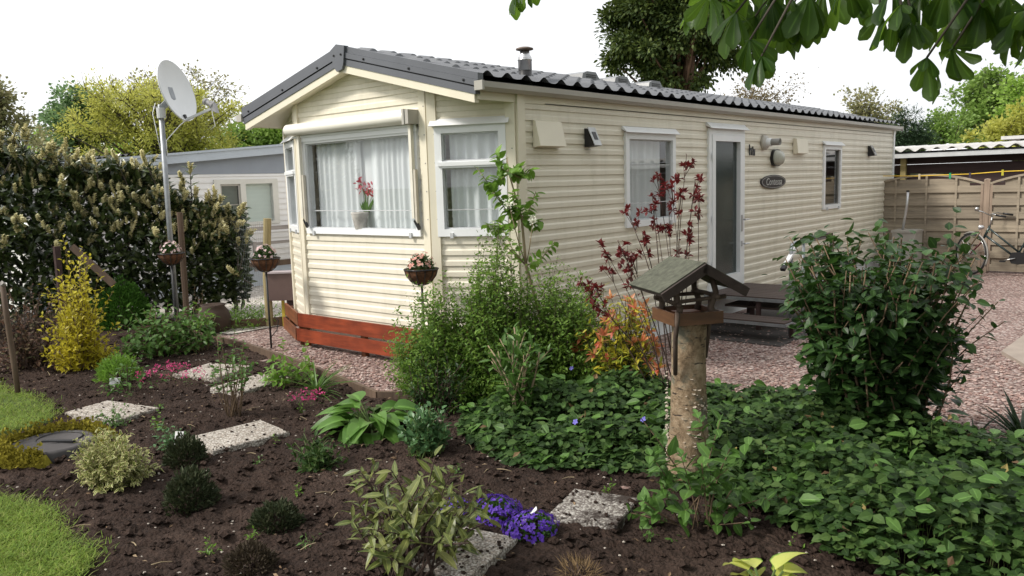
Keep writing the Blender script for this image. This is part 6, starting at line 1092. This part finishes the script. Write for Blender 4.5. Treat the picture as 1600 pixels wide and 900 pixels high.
# ================================================================== trees
def tree(name, label, base, crown, lm, bm, n, leaf, seed, trunk=.16, clumps=60, spread=.5, T=TINY, ws=1.0, top=None, limbs=.6, shell=.55, hang=.0, group='background trees', trunks=1, tw=True, flat=1.0):
    """trunk > limbs to leaf clumps spread through the crown's volume; crown = list of (centre offset, radii)"""
    rng = np.random.default_rng(seed); B = np.asarray(base, float); t = thing(name, label, 'tree', B, group)
    vol = np.array([np.prod(r) for _, r in crown]); pick = rng.choice(len(crown), clumps, p=vol/vol.sum())
    d = unit(rng.normal(0, 1, (clumps, 3))); rr = (shell+(1-shell)*rng.random(clumps))[:, None]*rng.uniform(.82, 1.12, (clumps, 1))
    cc = np.array([np.asarray(crown[i][0], float) for i in pick]); cr = np.array([np.asarray(crown[i][1], float) for i in pick]); C = B+cc+d*cr*rr
    zmin, zmax = (C[:, 2].min()-B[2]), (C[:, 2].max()-B[2]); tt = top or zmin+.55*(zmax-zmin); b = MB()
    for k in range(trunks):
        off = V3(0, 0, 0) if trunks == 1 else V3(rng.uniform(-.5, .5), rng.uniform(-.5, .5), 0)*trunk*5
        hs_ = np.linspace(-.3, tt, 7); P = np.array([B+off*(1+.06*h/tt)+V3(rng.normal(0, .008)*h, rng.normal(0, .008)*h, h) for h in hs_]); b.tube(P, np.linspace(1.1, .45, 7)*trunk/sqrt(trunks), 9)
    idx = rng.permutation(clumps)[:int(clumps*limbs)]
    if len(idx):
        s = B+V3(0, 0, 1)*np.clip((C[idx, 2]-B[2])*rng.uniform(.45, .8, len(idx)), .2, tt)[:, None]; mid = s*.45+C[idx]*.55; mid[:, 2] += .12*(C[idx, 2]-s[:, 2])
        K = np.linspace(0, 1, 5); b.tubes(bez(s, mid, C[idx], K), np.linspace(.32, .07, 5)[None]*trunk*rng.uniform(.6, 1.1, (len(idx), 1)), 5)
        if tw:
            m = 5; s2 = np.repeat(C[idx], m, 0); e2 = s2+unit(rng.normal(0, 1, (len(s2), 3))+V3(0, 0, .4)+np.repeat(d[idx], m, 0))*spread*rng.uniform(.8, 1.6, (len(s2), 1)); b.tubes(np.stack([s2, (s2+e2)/2+rng.normal(0, .05*spread, s2.shape), e2], 1), np.array([[.07, .045, .02]])*trunk+0*s2[:, :1], 3)
    b.build('trunk', bm, t, True); w = rng.integers(0, clumps, n); g = rng.normal(0, 1, (n, 3)); rad = (np.abs(rng.normal(0, 1, n))**.7)[:, None]; P = C[w]+unit(g)*rad*spread*V3(1, 1, .75*flat)*rng.uniform(.6, 1.2, (clumps, 1))[w]
    D = unit(g)+d[w]*.5+V3(0, 0, .1-hang)+rng.normal(0, .4, (n, 3)); MB().leaves(P, D, V3(0, 0, 1)+d[w]*.5+rng.normal(0, .6, (n, 3)), leaf*rng.uniform(.6, 1.3, n), T, ws).build('crown', lm, t); return t
def tb(px, D, z=-.2): p = atD(px, 300, D); return V3(p[0], p[1], z)
def rel(px, py, D, base): return atD(px, py, D)-np.asarray(base)
# tall thuja behind the roof
B = tb(1062, 25); c = lambda x, y: rel(x, y, 25, B)
tree('thuja', 'tall dark evergreen with bare double trunk rising behind the caravan roof', B, [(c(1060, 40), (2.0, 2.0, 1.9)), (c(1015, 75), (1.25, 1.3, 1.3)), (c(1105, 70), (1.2, 1.2, 1.3)), (c(1050, -60), (1.7, 1.7, 2.2)), (c(1010, 10), (1.4, 1.4, 1.5))], LM['thuja'], M['barkr'], 80000, .135, 101, .22, 260, .33, LANCE, 1.7, top=6.5, limbs=.4, shell=.30, trunks=3, hang=.2, tw=False)
B = tb(1172, 34); tree('bare_tree', 'thin bare pinkish twigged tree right of the dark evergreen', B, [(rel(1180, 150, 34, B), (1.7, 1.7, .9))], LM['pinkleaf'], M['barkr'], 1300, .09, 102, .09, 40, .5, shell=.2, limbs=1)
# yellow green willow and its neighbours on the left
B = tb(255, 29); c = lambda x, y: rel(x, y, 29, B)
tree('willow', 'large yellow green spring tree behind the satellite dish', B, [(c(250, 190), (2.6, 2.6, 1.5)), (c(185, 205), (1.6, 1.6, 1.3)), (c(325, 215), (1.5, 1.6, 1.2)), (c(290, 165), (1.5, 1.6, 1.0)), (c(215, 165), (1.2, 1.3, .8))], LM['willow'], M['bark'], 27000, .10, 103, .18, 150, .38, LANCE, 1.4, shell=.35, limbs=.8)
B = tb(282, 33); tree('bare_tree', 'thin bare twigged tree top showing above the yellow green tree', B, [(rel(285, 155, 33, B), (2.9, 2.6, .9)), (rel(250, 140, 33, B), (1.5, 1.5, .8))], LM['olive'], M['bark'], 2600, .10, 104, .10, 90, .45, shell=.2, limbs=1)
B = tb(128, 31); c = lambda x, y: rel(x, y, 31, B)
tree('birch', 'blue green airy tree left of the yellow green willow', B, [(c(132, 165), (.95, 1, .85)), (c(118, 200), (1.2, 1.2, 1.0)), (c(150, 190), (.9, .9, .9))], LM['birch'], M['bark'], 8000, .11, 105, .12, 75, .3, shell=.3, limbs=1)
B = tb(100, 34); tree('sparse_tree', 'thin sparse olive tree at the left foot of the blue green tree', B, [(rel(95, 225, 34, B), (1.3, 1.3, .9)), (rel(120, 235, 34, B), (1.6, 1.5, .8))], LM['olive'], M['bark'], 2600, .12, 106, .10, 60, .35, shell=.2, limbs=1)
for px, py, w, h, sd_, lab, lm in ((70, 250, 2.6, 1.0, 107, 'low fresh green bush on the horizon right of the antenna mast', 'bright'), (385, 225, 1.6, .7, 108, 'low green bush on the horizon right of the satellite dish', 'midgreen'), (425, 212, .9, .8, 109, 'bright green bush peeping below the caravan eave', 'bright'), (-40, 245, 2.5, 1.2, 110, 'low green bush at the left edge behind the hedge', 'midgreen')):
    B = tb(px, 36); tree('bush', lab, B, [(rel(px, py, 36, B), (w, w, h))], LM[lm], M['bark'], 3200, .16, sd_, .08, 45, .42, shell=.3, limbs=.5)
B = tb(-18, 26); tree('sparse_tree', 'olive tree with thin leaves at the far left edge', B, [(rel(-15, 190, 26, B), (1.1, 1.1, 1.2)), (rel(0, 215, 26, B), (.7, .8, .8)), (rel(-40, 160, 26, B), (1.1, 1.0, 1.2))], LM['olive'], M['bark'], 5200, .10, 111, .12, 70, .32, shell=.25, limbs=1)
p = atD(37, 168, 30); q = atD(41, 230, 30); tag(MB().tube([(q[0], q[1], -.2), q, p], [.03, .025, .015], 6).build('antenna_mast', M['iron'], loc=(q[0], q[1], 0)), 'thin dark upright antenna mast above the hedge at left', 'mast')
# trees beyond the shed on the right
B = tb(1412, 36); c = lambda x, y: rel(x, y, 36, B)
tree('fir_tree', 'dense dark blue green conifer just right of the caravan end', B, [(c(1412, 215), (.95, .95, 1.0)), (c(1432, 225), (.75, .75, .8)), (c(1395, 225), (.8, .8, .8))], LM['darkcon'], M['bark'], 12000, .13, 112, .14, 90, .26, LANCE, .8, shell=.4, limbs=.4, tw=False)
B = tb(1352, 40); tree('bare_tree', 'sparse brownish tree rising behind the end of the caravan roof', B, [(rel(1350, 175, 40, B), (1.2, 1.2, 1.1)), (rel(1375, 190, 40, B), (1.2, 1.2, .8))], LM['olive'], M['bark'], 2600, .12, 113, .11, 60, .38, shell=.2, limbs=1)
B = tb(1540, 45); c = lambda x, y: rel(x, y, 45, B)
tree('oak_tree', 'large fresh green tree rising behind the shed roof', B, [(c(1545, 170), (1.9, 1.9, 1.7)), (c(1515, 200), (1.4, 1.4, 1.2)), (c(1560, 210), (2.0, 2, 1.1)), (c(1540, 145), (1.2, 1.2, .9))], LM['midgreen'], M['bark'], 15000, .15, 114, .2, 110, .42, shell=.35, limbs=.8)
B = tb(1482, 42); tree('sparse_tree', 'light grey green leafy tree directly behind the white tent roof', B, [(rel(1480, 205, 42, B), (1.1, 1.1, 1.1)), (rel(1490, 230, 42, B), (1.6, 1.5, .8))], LM['midgreen'], M['bark'], 5200, .13, 115, .12, 60, .38, shell=.25, limbs=1)
B = tb(1570, 33); tree('bush', 'yellow green bush right behind the stacked roofing sheets', B, [(rel(1575, 215, 33, B), (1.2, 1.1, .7)), (rel(1602, 200, 33, B), (1.1, 1.1, .8))], LM['willow'], M['bark'], 5200, .12, 116, .10, 50, .36, shell=.35, limbs=.5)
B = tb(1612, 40); tree('oak_tree', 'tall bright green tree at far right, right of the large tree beyond the shed', B, [(rel(1612, 165, 40, B), (1.2, 1.2, 1.6)), (rel(1640, 150, 40, B), (2, 2, 2))], LM['bright'], M['bark'], 7500, .14, 117, .2, 70, .42, shell=.3, limbs=.8)
B = tb(1500, 70); tree('distant_trees', 'far low row of green trees along the horizon at right', B, [(rel(1400+60*k, 240, 70, B), (3.2, 3, 2.0)) for k in range(5)], LM['midgreen'], M['bark'], 9000, .3, 118, .2, 90, .9, shell=.3, limbs=.3)['kind'] = 'stuff'
B = tb(200, 70); tree('distant_trees', 'far low row of green trees along the horizon at left', B, [(rel(-60+90*k, 250, 70, B), (4.2, 4, 2.0)) for k in range(7)], LM['bright'], M['bark'], 11000, .3, 119, .2, 110, .9, shell=.3, limbs=.3)['kind'] = 'stuff'

# unseen trees added to shade the caravan's long wall; its windows reflect them too
B = V3(8.5, 9, -.2); t_ = tree('added_shade_trees', 'row of tall leafy trees along the far side of gravel drive', B, [(V3(0, -6, 5), (2.2, 3.2, 4.5)), (V3(.5, 0, 5.5), (2.4, 3.2, 5)), (V3(0, 6, 5), (2.2, 3.2, 4.6)), (V3(0, 12, 5), (2.2, 3.2, 4.6)), (V3(-.6, 3, 2), (1.4, 9, 2.0))], LM['midgreen'], M['bark'], 24000, .30, 140, .25, 200, .7, OVATE2, .9, shell=.4, limbs=.3, trunks=1, group=None); t_['kind'] = 'stuff'
# --- horse chestnut: its trunk stands right of the viewer, a low bough hangs into the view
ct = thing('horse_chestnut', 'horse chestnut whose low leafy bough hangs in from the top right', 'tree', (2.0, 2.5, -.05)); rng = np.random.default_rng(130)
b = MB(); TB = V3(2.0, 2.5, -.1); b.tube([TB, TB+V3(0, 0, 1.2), TB+V3(-.05, .05, 2.6), TB+V3(-.1, 0, 4.2), TB+V3(0, 0, 6.5)], [.30, .23, .21, .17, .06], 14)
lf_ = MB(); pt = MB()
def palm(P, D, N, S):
    """compound leaves: a stalk end P, seven leaflets fanned about D and drooping"""
    P, D, N = np.asarray(P, float), unit(D), np.asarray(N, float); n = len(P); X = unit(np.cross(D, N)); N = np.cross(X, D)
    for k, (an, ln) in enumerate(((0, 1.0), (-38, .95), (38, .95), (-76, .78), (76, .78), (-122, .5), (122, .5))):
        a = radians(an)+rng.normal(0, .12, n); d = D*np.cos(a)[:, None]+X*np.sin(a)[:, None]; dr = rng.uniform(.4, 1.7, n); d = d-N*dr[:, None]*.55-V3(0, 0, .25); nn = N+d*.5+rng.normal(0, .18, (n, 3))
        lf_.leaves(P, d, nn, S*ln*rng.uniform(.85, 1.12, n), OBOV, 1.0)
# hanging leaf groups that the photograph shows: pixel of the hub, distance, size
hubs = [(1108, 2, 2.9, .15), (1160, -6, 3.0, .16), (1150, 28, 2.8, .14), (1205, 6, 2.8, .155), (1172, 70, 2.7, .14), (1240, 14, 2.9, .16), (1265, 2, 2.8, .15), (1290, -12, 2.9, .16), (1092, 14, 3.1, .13), (1222, 40, 3.0, .13), (1190, 96, 2.7, .12), (1130, 10, 3.0, .14), (1262, 36, 2.85, .13), (1180, 34, 2.9, .14), (1225, -8, 2.8, .16),
        (1408, 16, 2.6, .15), (1375, 26, 2.7, .14), (1440, -4, 2.7, .16), (1448, 98, 2.6, .135), (1488, 84, 2.65, .12), (1535, 14, 2.7, .16), (1503, 28, 2.8, .14), (1575, 2, 2.7, .16), (1602, 24, 2.6, .15), (1550, -14, 2.8, .17), (1350, -18, 2.8, .16), (1480, -14, 2.7, .17), (815, -14, 3.3, .14), (1620, -8, 2.6, .17), (1180, -18, 2.9, .17), (1320, -16, 2.7, .14), (1425, 40, 2.65, .12), (1395, -8, 2.7, .16), (1515, -10, 2.7, .16), (835, -24, 3.2, .13), (1590, 50, 2.7, .11)]
hp = np.array([atD(x, y-8, d) for x, y, d, s in hubs]); hsz = np.array([s*.92 for *_, s in hubs])
dirs = np.stack([rng.normal(0, .6, len(hp)), rng.normal(0, .6, len(hp)), np.full(len(hp), -.35)], -1)-CF*.25+CR*rng.normal(0, .7, (len(hp), 1)); palm(hp, dirs, V3(0, 0, 1)+rng.normal(0, .25, hp.shape), hsz)
bough = [TB+V3(-.05, .05, 2.3), V3(1.4, 2.25, 2.75), V3(.5, 2.5, 2.72), V3(-.4, 2.6, 2.56), V3(-1.0, 2.7, 2.50), V3(-1.9, 2.75, 2.50)]; b.tube(bough, [.09, .06, .045, .03, .018, .010], 8); bo = np.array(bough)
for h in hp:
    j = np.argmin(np.linalg.norm(bo[1:]-h, axis=1))+1; s = bo[j]*.7+bo[j-1]*.3; b.tube([s, (s+h)/2+V3(0, 0, .06), h], [.007, .005, .0035], 5)
# the crown overhead
lim = []
for k in range(44):
    a = rng.uniform(0, 2*pi) if k < 16 else rng.uniform(radians(80), radians(215)); s = TB+V3(0, 0, rng.uniform(2.9, 6.0)); R = rng.uniform(1.4, 4.4); e = s+V3(cos(a)*R, sin(a)*R, rng.uniform(.1, 1.4)); lim.append((s, e)); b.tube([s, (s+e)/2+V3(0, 0, .3), e], [.07, .045, .015], 6)
P = []
for s, e in lim:
    for q in range(34):
        u = rng.uniform(.35, 1.08); c = s+(e-s)*u+V3(0, 0, .3*4*u*(1-u)*.5)+rng.normal(0, .42, 3)
        f = np.dot(c-CAM, CF); py = 450-np.dot(c-CAM, CU)/max(f, .01)*F_PX
        if c[2] > 2.75 and not (f > .2 and py > -70): P.append(c)
P = np.array(P); D = rng.normal(0, 1, P.shape); D[:, 2] = -.1; palm(P, D, V3(0, 0, 1)+rng.normal(0, .3, P.shape), rng.uniform(.18, .26, len(P)))
b.build('trunk', M['bark'], ct, True); lf_.build('crown', LM['chest'], ct, True)
